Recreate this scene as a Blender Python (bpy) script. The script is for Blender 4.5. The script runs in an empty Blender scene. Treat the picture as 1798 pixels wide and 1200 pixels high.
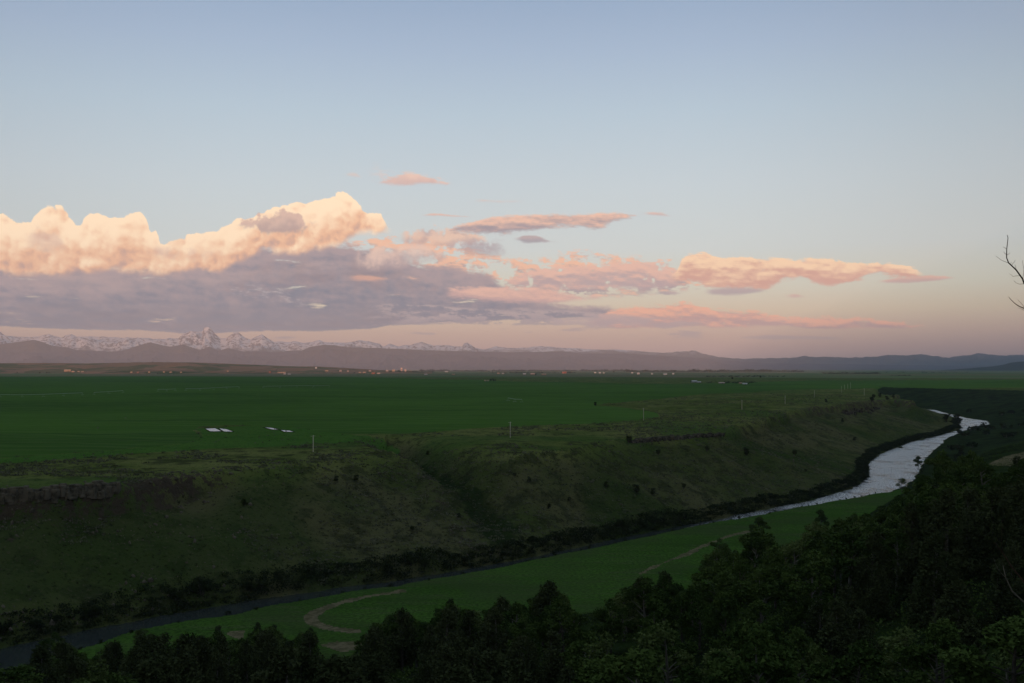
import bpy, math, random
import numpy as np
from mathutils import Vector, Quaternion

SC = bpy.context.scene
COL = SC.collection
R = math.radians

# ------------------------------------------------------------------ camera
CZ = 72.0                    # eye height above the river
F, HX, HY = 1748.0, 899.0, 647.0   # focal length and horizon used to survey the place from the photo
cam_d = bpy.data.cameras.new('camera')
cam = bpy.data.objects.new('camera', cam_d)
COL.objects.link(cam)
cam.location = (0, 0, CZ)
cam.rotation_euler = (R(90), 0, 0)
cam_d.sensor_width = 36
cam_d.lens = 36 * F / 1798
cam_d.shift_y = (HY - 600) / 1798
cam_d.clip_start = 0.5
cam_d.clip_end = 200000
SC.camera = cam
SC.render.resolution_x, SC.render.resolution_y = 1024, 683
SC.render.engine = 'CYCLES'
cy = SC.cycles
cy.use_denoising = True
cy.max_bounces = 5
cy.diffuse_bounces = 2
cy.glossy_bounces = 2
cy.transparent_max_bounces = 8
cy.volume_bounces = 0
cy.sample_clamp_indirect = 4
SC.view_settings.view_transform = 'Standard'
SC.view_settings.look = 'None'
SC.view_settings.exposure = 0.2
SC.view_settings.gamma = 1.0

# ------------------------------------------------------------------ node helper
class G:
    def __init__(s, tree): s.t = tree
    def new(s, kind, **kw):
        n = s.t.nodes.new(kind)
        for k, v in kw.items(): setattr(n, k, v)
        return n
    def put(s, sock, v):
        if v is None: return
        if isinstance(v, bpy.types.NodeSocket): s.t.links.new(v, sock)
        else:
            if sock.type == 'RGBA' and len(v) == 3: v = (*v, 1)
            sock.default_value = v
    def m(s, op, a, b=None, c=None, clamp=False):
        n = s.new('ShaderNodeMath', operation=op, use_clamp=clamp)
        for i, v in enumerate((a, b, c)):
            if v is not None: s.put(n.inputs[i], v)
        return n.outputs[0]
    def add(s, a, b): return s.m('ADD', a, b)
    def sub(s, a, b): return s.m('SUBTRACT', a, b)
    def mul(s, a, b): return s.m('MULTIPLY', a, b)
    def mad(s, a, b, c): return s.m('MULTIPLY_ADD', a, b, c)
    def smooth(s, v, lo, hi, a=0.0, b=1.0):
        n = s.new('ShaderNodeMapRange', interpolation_type='SMOOTHSTEP')
        for k, x in (('Value', v), ('From Min', lo), ('From Max', hi), ('To Min', a), ('To Max', b)): s.put(n.inputs[k], x)
        return n.outputs['Result']
    def lin(s, v, lo, hi, a=0.0, b=1.0):
        n = s.new('ShaderNodeMapRange')
        for k, x in (('Value', v), ('From Min', lo), ('From Max', hi), ('To Min', a), ('To Max', b)): s.put(n.inputs[k], x)
        return n.outputs['Result']
    def vec(s, x, y, z=0.0):
        n = s.new('ShaderNodeCombineXYZ')
        for i, v in enumerate((x, y, z)): s.put(n.inputs[i], v)
        return n.outputs[0]
    def noise(s, v, scale=1.0, detail=5.0, rough=0.55, dist=0.0, color=False, dims='3D'):
        n = s.new('ShaderNodeTexNoise', noise_dimensions=dims)
        s.put(n.inputs['Vector'], v)
        n.inputs['Scale'].default_value = scale; n.inputs['Detail'].default_value = detail
        n.inputs['Roughness'].default_value = rough; n.inputs['Distortion'].default_value = dist
        return n.outputs['Color' if color else 'Fac']
    def mix(s, f, a, b, mode='MIX'):
        n = s.new('ShaderNodeMix', data_type='RGBA', blend_type=mode)
        n.clamp_factor = True
        s.put(n.inputs[0], f); s.put(n.inputs[6], a); s.put(n.inputs[7], b)
        return n.outputs[2]
    def ramp(s, f, stops):
        n = s.new('ShaderNodeValToRGB')
        e = n.color_ramp.elements
        while len(e) < len(stops): e.new(0.5)
        for el, (p, c) in zip(e, stops):
            el.position = p; el.color = (*c, 1)
        s.put(n.inputs[0], f)
        return n.outputs[0]
    def curve(s, f, pts):
        n = s.new('ShaderNodeFloatCurve')
        c = n.mapping.curves[0]
        n.mapping.use_clip = False
        while len(c.points) < len(pts): c.points.new(0.5, 0.5)
        for p, (x, y) in zip(c.points, pts):
            p.location = (x, y); p.handle_type = 'AUTO_CLAMPED'
        n.mapping.update()
        s.put(n.inputs['Value'], f)
        return n.outputs[0]

def srgb(r, g, b):
    f = lambda c: (c / 255 / 12.92) if c / 255 <= 0.04045 else ((c / 255 + 0.055) / 1.055) ** 2.4
    return (f(r), f(g), f(b))

# ------------------------------------------------------------------ sky: gradient and clouds in azimuth / elevation
SUN_AZ, SUN_EL = 186.0, 1.6
S_DIR = Vector((math.sin(R(SUN_AZ)) * math.cos(R(SUN_EL)), math.cos(R(SUN_AZ)) * math.cos(R(SUN_EL)), math.sin(R(SUN_EL))))
def azel(px, py):
    return math.degrees(math.atan2(px - HX, F)), math.degrees(math.atan2(HY - py, math.hypot(F, px - HX)))

W = bpy.data.worlds.new('World'); SC.world = W; W.use_nodes = True
wt = W.node_tree; wt.nodes.clear(); g = G(wt)
tc = g.new('ShaderNodeTexCoord').outputs['Generated']
sx = g.new('ShaderNodeSeparateXYZ'); g.put(sx.inputs[0], tc)
dx, dy, dz = sx.outputs
az = g.mul(g.m('ARCTAN2', dx, dy), 180 / math.pi)
el = g.mul(g.m('ARCSINE', dz), 180 / math.pi)
SKY = [(612, (204, 166, 150)), (588, (217, 184, 156)), (548, (221, 206, 174)), (505, (213, 215, 196)), (440, (202, 213, 211)), (330, (191, 206, 212)),
       (200, (173, 194, 208)), (90, (156, 178, 201)), (0, (141, 165, 192))]
stops = [(0.0, srgb(172, 142, 140))]
for py, c in SKY:
    stops.append(((azel(899, py)[1]) / 30, srgb(*c)))
stops += [(0.92, srgb(122, 146, 184)), ]
stops = [(p, c) for p, c in stops]
base = g.ramp(g.m('DIVIDE', el, 30.0, clamp=True), stops)
# higher sky a deeper blue; warm glow of the set sun behind the viewer
base = g.mix(g.smooth(el, 24, 70), base, srgb(146, 158, 160))
# the right and the far left of the view a little darker, greener low on the right
side = g.smooth(g.m('ABSOLUTE', g.sub(az, -2.0)), 10, 42)
base = g.mix(g.mul(side, 0.30), base, (0.25, 0.30, 0.38), 'MULTIPLY')
base = g.mix(g.mul(g.smooth(az, 10, 30), 0.25), base, (0.86, 0.82, 0.74), 'MULTIPLY')

U = g.m('DIVIDE', g.add(az, 30.0), 60.0)     # curve domain
n0 = g.vec(az, el, 0.0)
nst = g.vec(g.add(g.mul(az, 0.33), g.mul(el, 0.25)), el, 0.0)         # stretched sideways
big = g.noise(n0, 0.55, 3, 0.5)
bil = g.noise(n0, 1.5, 7, 0.56)
bil2 = g.noise(g.vec(g.add(az, -0.16), g.add(el, 0.20), 0.0), 1.5, 7, 0.56)
def billow(dx_, dy_):
    """rounded cauliflower lobes"""
    q_ = g.vec(g.add(g.mad(g.sub(bil, 0.5), 0.9, az), dx_), g.add(g.mad(g.sub(big, 0.5), 0.6, el), dy_), 0.0)
    tot = None
    for sc, w_ in ((0.50, 0.62), (1.15, 0.30), (2.9, 0.11)):
        v_ = g.new('ShaderNodeTexVoronoi', feature='SMOOTH_F1', voronoi_dimensions='2D'); g.put(v_.inputs['Vector'], q_)
        v_.inputs['Scale'].default_value = sc; v_.inputs['Smoothness'].default_value = 0.55; v_.inputs['Detail'].default_value = 0.0
        k_ = g.mul(g.sub(0.22, g.mul(v_.outputs['Distance'], v_.outputs['Distance'])), w_ * 2.0); tot = k_ if tot is None else g.add(tot, k_)
    return tot
cum = g.add(billow(0.0, 0.0), 0.5)
cumrel = g.sub(cum, g.add(billow(-0.15, 0.32), 0.5))
relief = g.add(g.mul(g.sub(bil, bil2), 0.42), g.mul(cumrel, 0.55))
st = g.noise(nst, 1.35, 9, 0.64)
st2 = g.noise(g.vec(g.add(g.mul(az, 0.33), g.mul(g.add(el, 0.2), 0.25)), g.add(el, 0.2), 0.0), 1.35, 9, 0.64)
strel = g.sub(st, st2)
fine0 = g.noise(g.vec(g.mul(az, 0.55), el, 3.0), 7.0, 6, 0.65)
st = g.add(g.mul(st, 0.80), g.mul(fine0, 0.20))
strel = g.add(strel, g.mul(g.sub(fine0, 0.5), 0.10))
wst = g.noise(g.vec(g.mul(az, 0.14), el, 7.0), 2.2, 8, 0.6)
fine = g.noise(nst, 6.0, 6, 0.6)

def band(bg, top, bot, ctop, cbot, amp_t=0.5, amp_b=0.25, soft_t=0.10, soft_b=0.25, alpha=1.0,
         field=None, rel=None, relamp=1.5, hole=None, hole_lo=0.42, hole_hi=0.55, cdark=None, gain=1.0, tpow=1.0):
    """a cloud bank between two outlines, given as bearings and heights"""
    E = 16.0
    def cv(pts, outside):
        a = [azel(*p) for p in pts]
        q = [((x + 30) / 60, y / E) for x, y in a]
        eps = 0.004
        out = [(0.0, outside)] if q[0][0] > 0.01 else []
        if out: out.append((q[0][0] - eps, outside if False else q[0][1]))
        out += q
        if q[-1][0] < 0.99: out += [(q[-1][0] + eps, q[-1][1]), (1.0, q[-1][1])]
        return g.mul(g.curve(U, out), E)
    T = cv(top, 0); B = cv(bot, 0)
    f = g.sub(field if field is not None else bil, 0.5)
    if field is not cum: f = g.mul(f, 2.1)
    a_lo = (azel(*top[0])[0], azel(*top[-1])[0])
    e = g.sub(el, 0.0)
    at = g.add(g.sub(T, e), g.mul(f, 2 * amp_t))
    ab = g.add(g.sub(e, B), g.mul(f, 2 * amp_b))
    A = g.mul(g.smooth(at, 0, soft_t * 2), g.smooth(ab, 0, soft_b * 2))
    d0 = g.smooth(az, a_lo[0] - 0.05, a_lo[0] + 0.6); d1 = g.smooth(az, a_lo[1] - 0.6, a_lo[1] + 0.05, 1.0, 0.0)
    if a_lo[0] > -28: A = g.mul(A, d0)
    if a_lo[1] < 28: A = g.mul(A, d1)
    if hole is not None: A = g.mul(A, g.smooth(hole, hole_lo, hole_hi))
    A = g.m('MULTIPLY', A, alpha, clamp=True)
    A = g.mul(A, g.smooth(dy, 0.0, 0.2))
    t = g.m('DIVIDE', g.sub(e, B), g.m('MAXIMUM', g.sub(T, B), 0.15))
    r = g.mul(rel if rel is not None else relief, relamp)
    t = g.add(g.add(t, r), g.mul(g.sub(big, 0.5), 0.7))
    col = g.mix(g.smooth(t, 0.0, 1.0), cbot, ctop)
    if cdark is not None:
        col = g.mix(g.smooth(t, 0.25, -0.35), col, cdark)
    return g.mix(A, bg, col), A

c = base
GREY, VIOL = srgb(140, 136, 144), srgb(158, 146, 150)
CREAM, PEACH, PINK, ROSE = tuple(1.07 * v for v in srgb(255, 226, 190)), srgb(232, 188, 162), srgb(228, 178, 158), srgb(214, 166, 154)
# low grey scraps over the mountains
c, _ = band(c, [(560, 566), (760, 560), (900, 553), (1100, 548), (1240, 552)], [(560, 592), (760, 596), (900, 600), (1100, 600), (1240, 598)],
            srgb(176, 160, 158), srgb(160, 150, 154), 0.2, 0.2, 0.1, 0.2, 0.75, field=st, rel=strel, hole=wst, hole_lo=0.52, hole_hi=0.60)
c, _ = band(c, [(1290, 592), (1350, 588), (1430, 589), (1500, 593)], [(1290, 596), (1350, 598), (1430, 598), (1500, 597)],
            srgb(180, 160, 158), srgb(168, 154, 156), 0.08, 0.08, 0.05, 0.08, 0.8, field=st, rel=strel)
c, _ = band(c, [(470, 592), (500, 589), (530, 592)], [(470, 596), (500, 598), (530, 596)],
            srgb(160, 150, 154), srgb(150, 144, 150), 0.06, 0.06, 0.05, 0.08, 0.8, field=st, rel=strel)
# wide field of torn pink and grey patches in the middle
c, _ = band(c, [(600, 430), (700, 412), (800, 425), (900, 455), (1000, 440), (1100, 450), (1180, 462), (1240, 490)],
            [(600, 560), (700, 562), (800, 558), (900, 552), (1000, 530), (1100, 520), (1180, 516), (1240, 512)],
            srgb(242, 190, 158), srgb(158, 148, 154), 0.7, 0.45, 0.14, 0.2, 1.0, field=st, rel=strel, relamp=5.0,
            hole=g.add(g.mul(st, 0.7), g.mul(bil, 0.3)), hole_lo=0.455, hole_hi=0.515)
# the grey deck
c, _ = band(c, [(-60, 455), (100, 460), (300, 458), (380, 448), (470, 428), (560, 420), (640, 430), (700, 442), (760, 462), (840, 470), (900, 500), (980, 530), (1080, 538), (1200, 560)],
            [(-60, 575), (0, 576), (100, 580), (250, 583), (330, 588), (450, 584), (560, 583), (640, 580), (700, 572), (780, 568), (860, 566), (980, 562), (1080, 560), (1200, 566)],
            srgb(162, 148, 152), srgb(80, 110, 134), 0.45, 0.14, 0.25, 0.06, 1.0, field=st, rel=g.add(g.mul(strel, 0.6), g.mul(g.sub(bil, 0.5), 0.5)), relamp=1.9,
            hole=wst, hole_lo=0.29, hole_hi=0.38)
c, _ = band(c, [(640, 536), (720, 532), (850, 540), (1000, 545), (1060, 548)], [(640, 574), (760, 572), (900, 574), (1000, 572), (1060, 566)],
            srgb(176, 164, 164), srgb(136, 138, 150), 0.2, 0.16, 0.1, 0.08, 0.9, field=wst, rel=strel, relamp=2, hole=st, hole_lo=0.46, hole_hi=0.53)
# darker layers inside the deck
c, _ = band(c, [(-60, 520), (100, 512), (250, 520), (400, 530), (520, 525), (640, 520), (740, 536)], [(-60, 572), (100, 578), (250, 581), (400, 582), (520, 580), (640, 576), (740, 566)],
            srgb(128, 130, 142), srgb(92, 106, 124), 0.5, 0.2, 0.5, 0.15, 0.75, field=st, rel=strel, relamp=2.0, hole=wst, hole_lo=0.40, hole_hi=0.56)
c, _ = band(c, [(380, 478), (470, 452), (560, 440), (640, 446), (700, 460), (780, 490)], [(380, 520), (470, 520), (560, 515), (640, 520), (700, 520), (780, 515)],
            srgb(140, 130, 136), srgb(118, 114, 126), 0.6, 0.5, 0.5, 0.5, 0.7, field=bil, rel=strel, relamp=2.0, hole=big, hole_lo=0.38, hole_hi=0.55)
c, _ = band(c, [(-60, 500), (60, 496), (160, 500), (260, 505)], [(-60, 522), (60, 526), (160, 528), (260, 525)],
            srgb(176, 158, 158), srgb(150, 142, 150), 0.5, 0.4, 0.3, 0.3, 0.6, field=st, rel=strel, relamp=2.0)
# pale torn edge in the deck
c, _ = band(c, [(390, 508), (440, 498), (500, 508), (560, 530)], [(390, 520), (440, 525), (500, 535), (560, 545)],
            srgb(186, 184, 184), srgb(156, 154, 162), 0.2, 0.2, 0.1, 0.1, 0.7, field=st, rel=strel, hole=fine, hole_lo=0.50, hole_hi=0.62)
# pink streaks
c, _ = band(c, [(610, 482), (640, 480), (690, 486)], [(610, 494), (640, 496), (690, 494)], srgb(226, 170, 142), srgb(206, 158, 144), 0.1, 0.1, 0.1, 0.1, 0.8, field=st, rel=strel)
c, _ = band(c, [(780, 505), (860, 500), (940, 502), (1000, 512), (1060, 516)], [(780, 528), (860, 532), (940, 536), (1000, 534), (1060, 530)],
            srgb(238, 188, 166), srgb(202, 164, 158), 0.28, 0.2, 0.12, 0.15, 0.95, field=st, rel=strel, relamp=3)
c, _ = band(c, [(860, 492), (940, 470), (1010, 466), (1100, 458), (1140, 456), (1200, 470)], [(860, 504), (940, 508), (1010, 512), (1100, 512), (1140, 512), (1200, 506)],
            srgb(232, 186, 166), srgb(178, 158, 160), 0.4, 0.2, 0.12, 0.15, 0.95, field=st, rel=strel, relamp=3, hole=bil, hole_lo=0.34, hole_hi=0.42)
c, _ = band(c, [(700, 408), (750, 400), (810, 404), (860, 420)], [(700, 430), (750, 434), (810, 436), (860, 430)],
            srgb(232, 194, 170), srgb(186, 162, 158), 0.4, 0.3, 0.12, 0.15, 0.9, field=bil, relamp=2.5)
c, _ = band(c, [(620, 440), (670, 428), (740, 426), (790, 440)], [(620, 474), (670, 478), (740, 470), (790, 462)],
            srgb(232, 200, 182), srgb(172, 156, 158), 0.4, 0.4, 0.25, 0.35, 0.85, field=bil, relamp=2.0)
c, _ = band(c, [(900, 417), (930, 412), (985, 424)], [(900, 424), (930, 430), (985, 427)], srgb(180, 160, 160), srgb(150, 148, 158), 0.12, 0.12, 0.06, 0.08, 0.9, field=st, rel=strel)
c, _ = band(c, [(785, 432), (815, 420), (850, 416), (885, 424), (900, 436)], [(785, 440), (815, 452), (850, 456), (885, 450), (900, 440)],
            srgb(166, 150, 156), srgb(146, 140, 150), 0.5, 0.4, 0.25, 0.3, 0.7, field=st, rel=strel, relamp=2.5, hole=bil, hole_lo=0.36, hole_hi=0.46)
c, _ = band(c, [(1140, 513), (1170, 511), (1205, 514)], [(1140, 517), (1170, 519), (1205, 517)], srgb(170, 158, 164), srgb(150, 146, 156), 0.1, 0.1, 0.06, 0.08, 0.8, field=st, rel=strel)
# upper streak, pink above and grey below
c, _ = band(c, [(735, 377), (765, 374), (800, 377), (850, 380)], [(735, 380), (765, 380), (800, 382), (850, 383)],
            srgb(228, 184, 164), srgb(206, 170, 160), 0.10, 0.08, 0.06, 0.06, 0.85, field=st, rel=strel, relamp=1.5)
c, _ = band(c, [(775, 404), (800, 396), (850, 384), (900, 376), (950, 374), (1010, 374), (1060, 372), (1110, 374), (1145, 380)],
            [(775, 407), (800, 412), (850, 414), (900, 412), (950, 404), (1010, 400), (1045, 405), (1080, 392), (1110, 384), (1145, 382)],
            srgb(236, 192, 168), srgb(152, 144, 152), 0.22, 0.30, 0.08, 0.12, 1.0, field=st, rel=strel, relamp=2.5)
c, _ = band(c, [(1105, 376), (1150, 372), (1175, 376), (1190, 379), (1222, 378)], [(1105, 378), (1150, 380), (1175, 382), (1190, 381), (1222, 381)],
            srgb(230, 188, 170), srgb(196, 168, 164), 0.12, 0.08, 0.06, 0.07, 0.85, field=st, rel=strel, relamp=1.5)
c, _ = band(c, [(820, 352), (850, 347), (880, 351), (935, 353)], [(820, 354), (850, 358), (880, 357), (935, 355)], srgb(222, 190, 176), srgb(206, 184, 178), 0.16, 0.12, 0.1, 0.1, 0.7, field=st, rel=strel)
# small pink clouds high up
c, _ = band(c, [(655, 318), (690, 308), (728, 298), (765, 308), (800, 320)], [(655, 323), (690, 326), (728, 327), (765, 328), (800, 328)],
            srgb(234, 196, 176), srgb(208, 174, 166), 0.45, 0.22, 0.12, 0.12, 0.9, field=st, relamp=1.2)
c, _ = band(c, [(640, 296), (662, 288), (690, 298), (720, 312)], [(640, 322), (662, 326), (690, 326), (720, 322)],
            srgb(222, 200, 190), srgb(212, 194, 188), 0.4, 0.4, 0.3, 0.3, 0.5, field=st, relamp=1.2, hole=fine, hole_lo=0.42, hole_hi=0.6)
c, _ = band(c, [(596, 306), (620, 301), (644, 312)], [(596, 311), (620, 313), (644, 316)], srgb(222, 196, 182), srgb(208, 190, 184), 0.12, 0.1, 0.1, 0.1, 0.7, field=st, rel=strel)
# right-hand clouds
c, _ = band(c, [(1235, 505), (1290, 502), (1350, 505)], [(1235, 521), (1290, 522), (1350, 514)], srgb(180, 162, 162), srgb(164, 154, 160), 0.15, 0.12, 0.1, 0.1, 0.9, field=st, rel=strel)
c, _ = band(c, [(1175, 482), (1198, 458), (1235, 440), (1262, 450), (1300, 453), (1350, 451), (1450, 456), (1550, 460), (1600, 472), (1625, 482)],
            [(1175, 492), (1198, 496), (1235, 503), (1300, 506), (1340, 508), (1390, 498), (1450, 502), (1520, 492), (1560, 486), (1625, 486)],
            srgb(255, 216, 176), srgb(212, 160, 142), 0.42, 0.42, 0.06, 0.12, 1.0, field=g.add(g.mul(cum, 0.2), g.mul(st, 0.8)), rel=g.add(g.mul(relief, 0.35), g.mul(strel, 0.9)), relamp=2.6, hole=g.add(g.mul(st, 0.6), g.mul(fine0, 0.4)), hole_lo=0.33, hole_hi=0.40)
c, _ = band(c, [(1540, 491), (1580, 486), (1640, 484), (1695, 487)], [(1540, 498), (1580, 499), (1640, 494), (1695, 489)],
            srgb(224, 178, 158), srgb(190, 162, 158), 0.12, 0.10, 0.06, 0.07, 0.95, field=st, rel=strel)
c, _ = band(c, [(1375, 517), (1395, 515), (1418, 519)], [(1375, 523), (1395, 525), (1418, 523)], srgb(216, 170, 158), srgb(200, 166, 158), 0.08, 0.08, 0.06, 0.07, 0.8, field=st, rel=strel)
c, _ = band(c, [(1030, 560), (1090, 540), (1150, 534), (1200, 534), (1260, 542), (1330, 548), (1400, 556), (1500, 560), (1560, 564), (1630, 572)],
            [(1030, 574), (1090, 578), (1150, 578), (1200, 577), (1260, 578), (1330, 577), (1400, 578), (1500, 580), (1560, 580), (1630, 575)],
            srgb(255, 184, 148), srgb(186, 150, 148), 0.42, 0.20, 0.08, 0.09, 1.0, field=st, rel=strel, relamp=4.0, hole=fine0, hole_lo=0.30, hole_hi=0.42)
c, _ = band(c, [(960, 556), (1060, 550), (1160, 556), (1240, 560)], [(960, 574), (1060, 578), (1160, 580), (1240, 574)],
            srgb(180, 164, 164), srgb(168, 156, 160), 0.2, 0.16, 0.1, 0.1, 0.8, field=st, rel=strel, hole=wst, hole_lo=0.46, hole_hi=0.54)
# big lit cumulus on the left
c, _ = band(c, [(-60, 366), (0, 372), (30, 388), (52, 390), (64, 374), (82, 364), (104, 364), (124, 378), (132, 396), (142, 398), (150, 386), (170, 378), (196, 384), (214, 384), (236, 378), (256, 384), (268, 396),
                (264, 420), (282, 430), (306, 418), (330, 410), (352, 414), (380, 406), (408, 390), (445, 382), (456, 370), (480, 366), (500, 366), (524, 352), (556, 345), (592, 341), (618, 352), (640, 368), (668, 374), (690, 400)],
            [(-60, 482), (0, 486), (100, 486), (200, 484), (300, 486), (372, 484), (420, 466), (470, 452), (520, 448), (580, 436), (620, 424), (656, 420), (690, 410)],
            CREAM, srgb(238, 184, 146), 0.42, 0.30, 0.035, 0.22, 1.0, field=g.add(g.mul(g.add(g.add(g.mul(cum, 0.72), g.mul(bil, 0.55)), -0.14), 0.48), 0.26), relamp=2.2, cdark=srgb(190, 156, 146))
c, _ = band(c, [(405, 392), (440, 384), (470, 372), (515, 368), (535, 386), (560, 394)], [(405, 398), (440, 406), (470, 412), (515, 414), (535, 410), (560, 397)],
            srgb(206, 172, 160), srgb(168, 148, 148), 0.40, 0.35, 0.12, 0.2, 0.85, field=bil, relamp=2.0)
c, _ = band(c, [(40, 400), (80, 396), (110, 408), (125, 430)], [(40, 440), (80, 450), (110, 452), (125, 445)],
            srgb(222, 184, 164), srgb(188, 160, 152), 0.5, 0.4, 0.3, 0.4, 0.6, field=bil, relamp=2.0)
c, _ = band(c, [(250, 432), (290, 430), (340, 436), (400, 440)], [(250, 452), (290, 462), (340, 462), (400, 452)],
            srgb(228, 190, 168), srgb(190, 162, 154), 0.5, 0.4, 0.3, 0.4, 0.55, field=bil, relamp=2.0)
c, _ = band(c, [(-60, 482), (60, 480), (150, 478), (300, 484), (420, 474), (520, 460), (600, 450)], [(-60, 505), (60, 512), (150, 515), (300, 515), (420, 505), (520, 490), (600, 480)],
            srgb(178, 158, 156), srgb(150, 144, 150), 0.2, 0.3, 0.2, 0.5, 0.55, field=st, rel=strel, relamp=2)

nis = g.new('ShaderNodeTexSky', sky_type='NISHITA', sun_disc=False)
nis.sun_elevation = R(SUN_EL); nis.sun_rotation = R(SUN_AZ); nis.altitude = 1900; nis.air_density = 1.0; nis.dust_density = 1.5
glow = g.mix(1.0, nis.outputs[0], (0.17, 0.16, 0.15), 'MULTIPLY')
behind = g.smooth(dy, -0.1, -0.75)                       # the half of the sky where the sun has gone down
c = g.mix(g.mul(behind, 0.75), c, glow)
bgn = g.new('ShaderNodeBackground'); g.put(bgn.inputs['Color'], c); bgn.inputs['Strength'].default_value = 1.0
wo = g.new('ShaderNodeOutputWorld'); g.put(wo.inputs['Surface'], bgn.outputs[0])
W.cycles.sampling_method = 'MANUAL'; W.cycles.sample_map_resolution = 512

# ------------------------------------------------------------------ sun
sd = bpy.data.lights.new('sun', 'SUN'); sun = bpy.data.objects.new('sun', sd); COL.objects.link(sun)
sd.energy = 5.0; sd.angle = R(0.5); sd.color = (1.0, 0.50, 0.30)
sun.rotation_euler = S_DIR.to_track_quat('Z', 'Y').to_euler()
sun.location = (0, 0, 500)

# ------------------------------------------------------------------ numeric helpers
rng = np.random.default_rng(7); random.seed(7)
def _hash(ix, iy, seed):
    h = (ix.astype(np.int64) * 374761393 + iy.astype(np.int64) * 668265263 + seed * 1442695041) & 0xFFFFFFFF
    h = ((h ^ (h >> 13)) * 1274126177) & 0xFFFFFFFF
    return ((h ^ (h >> 16)) & 0xFFFFFF) / float(0xFFFFFF)
def vnoise(x, y, seed=0):
    ix = np.floor(x); iy = np.floor(y); fx = x - ix; fy = y - iy
    u = fx * fx * fx * (fx * (fx * 6 - 15) + 10); v = fy * fy * fy * (fy * (fy * 6 - 15) + 10)
    a = _hash(ix, iy, seed); b = _hash(ix + 1, iy, seed); c_ = _hash(ix, iy + 1, seed); d = _hash(ix + 1, iy + 1, seed)
    return (a + (b - a) * u) * (1 - v) + (c_ + (d - c_) * u) * v
def fbm(x, y, scale, octv=4, seed=0, gain=0.5):
    s = 0; amp = 1; tot = 0; k = 1.0 / scale
    for o in range(octv):
        s = s + amp * vnoise(x * k + 17.3 * o, y * k - 9.1 * o, seed + o); tot += amp; amp *= gain; k *= 2.03
    return s / tot - 0.5
def ridged(x, y, scale, octv=4, seed=0):
    s = 0; amp = 1; tot = 0; k = 1.0 / scale
    for o in range(octv):
        n = 1 - np.abs(2 * vnoise(x * k + 5.3 * o, y * k + 3.1 * o, seed + o) - 1)
        s = s + amp * n * n; tot += amp; amp *= 0.5; k *= 2.1
    return s / tot
def sst(x, a, b):
    t = np.clip((x - a) / (b - a), 0, 1); return t * t * (3 - 2 * t)
def P(px, py, z):
    Y = (CZ - z) * F / (py - HY)
    return ((px - HX) / F * Y, Y)
def PL(pts, z): return [P(a, b, z) for a, b in pts]
def dist_line(x, y, line):
    d = np.full(x.shape, 1e18)
    for (x0, y0), (x1, y1) in zip(line[:-1], line[1:]):
        ex, ey = x1 - x0, y1 - y0; L = ex * ex + ey * ey + 1e-9
        t = np.clip(((x - x0) * ex + (y - y0) * ey) / L, 0, 1)
        d = np.minimum(d, (x - x0 - t * ex) ** 2 + (y - y0 - t * ey) ** 2)
    return np.sqrt(d)
def inside(x, y, poly):
    r = np.zeros(x.shape, bool); n = len(poly)
    for i in range(n):
        x0, y0 = poly[i]; x1, y1 = poly[(i + 1) % n]
        if y0 == y1: continue
        cnd = ((y0 > y) != (y1 > y)) & (x < (x1 - x0) * (y - y0) / (y1 - y0) + x0)
        r ^= cnd
    return r

# ------------------------------------------------------------------ the lie of the land (metres, river level 0, plateau 34)
ZP = 34.0
BANK_FAR = [(-420, 150), (-260, 195)] + PL([(0, 1140), (150, 1106), (300, 1078), (430, 1056), (600, 1030), (700, 1019), (900, 985), (1100, 942), (1250, 913), (1350, 893),
            (1420, 880), (1500, 856), (1524, 838), (1522, 815), (1545, 797), (1600, 776), (1650, 765), (1688, 752.5), (1676, 747), (1686, 743), (1680, 737), (1660, 731), (1638, 724)], 0) + [(560, 1850), (470, 2250), (700, 2900)]
BANK_NEAR = [(-420, 95), (-250, 150)] + PL([(0, 1188), (100, 1152), (250, 1107), (430, 1073), (600, 1043), (700, 1029), (900, 992), (1100, 949.5), (1250, 919.5), (1350, 902),
             (1450, 883), (1555, 866), (1590, 855), (1612, 835), (1622, 812), (1640, 790), (1660, 772), (1690, 757), (1736, 745), (1734, 740), (1700, 735), (1670, 728), (1640, 720)], 0) + [(640, 1900), (560, 2250), (800, 2900)]
RIVER = BANK_FAR + BANK_NEAR[::-1]
RIM = [(-700, 200), (-420, 285)] + PL([(0, 862), (60, 862), (140, 858), (215, 852), (300, 838), (400, 828), (500, 818), (600, 806), (690, 790)], ZP) + \
      PL([(820, 800), (900, 797), (1000, 785), (1100, 770), (1180, 764), (1250, 757), (1320, 738), (1380, 722), (1440, 712), (1500, 706), (1560, 700), (1600, 703)], ZP) + [(500, 1330), (560, 1450), (520, 1600), (430, 1750), (330, 2250), (560, 3000)]
FARSIDE = BANK_FAR + [(3000, 60000), (-60000, 60000), (-60000, 150)]       # land beyond the river
PLATEAU = RIM + [(900, 60000), (-60000, 60000), (-60000, 200)]
RIM_NEAR = [(900, 3000), (780, 2400), (900, 1850), (980, 1600), (900, 1380), (700, 1100), (560, 900)]
FOOT = [(-600, -60), (-330, 90)] + PL([(60, 1250), (300, 1222), (500, 1180), (700, 1140), (1000, 1095), (1250, 1025), (1450, 950), (1540, 895), (1610, 852)], 1) + \
       [(317, 715), (390, 868), (464, 1010), (545, 1140), (640, 1270), (664, 1360), (690, 1440), (740, 1690), (690, 1900), (620, 2250), (860, 2900)]
HILLSIDE = FOOT + [(60000, 2900), (60000, -60000), (-60000, -60000), (-60000, -60)]
GULLY = PL([(672, 768), (700, 774)], 34) + [P(735, 800, 30), P(775, 830, 24), P(820, 868, 17), P(850, 905, 10), P(880, 965, 2)]

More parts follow.
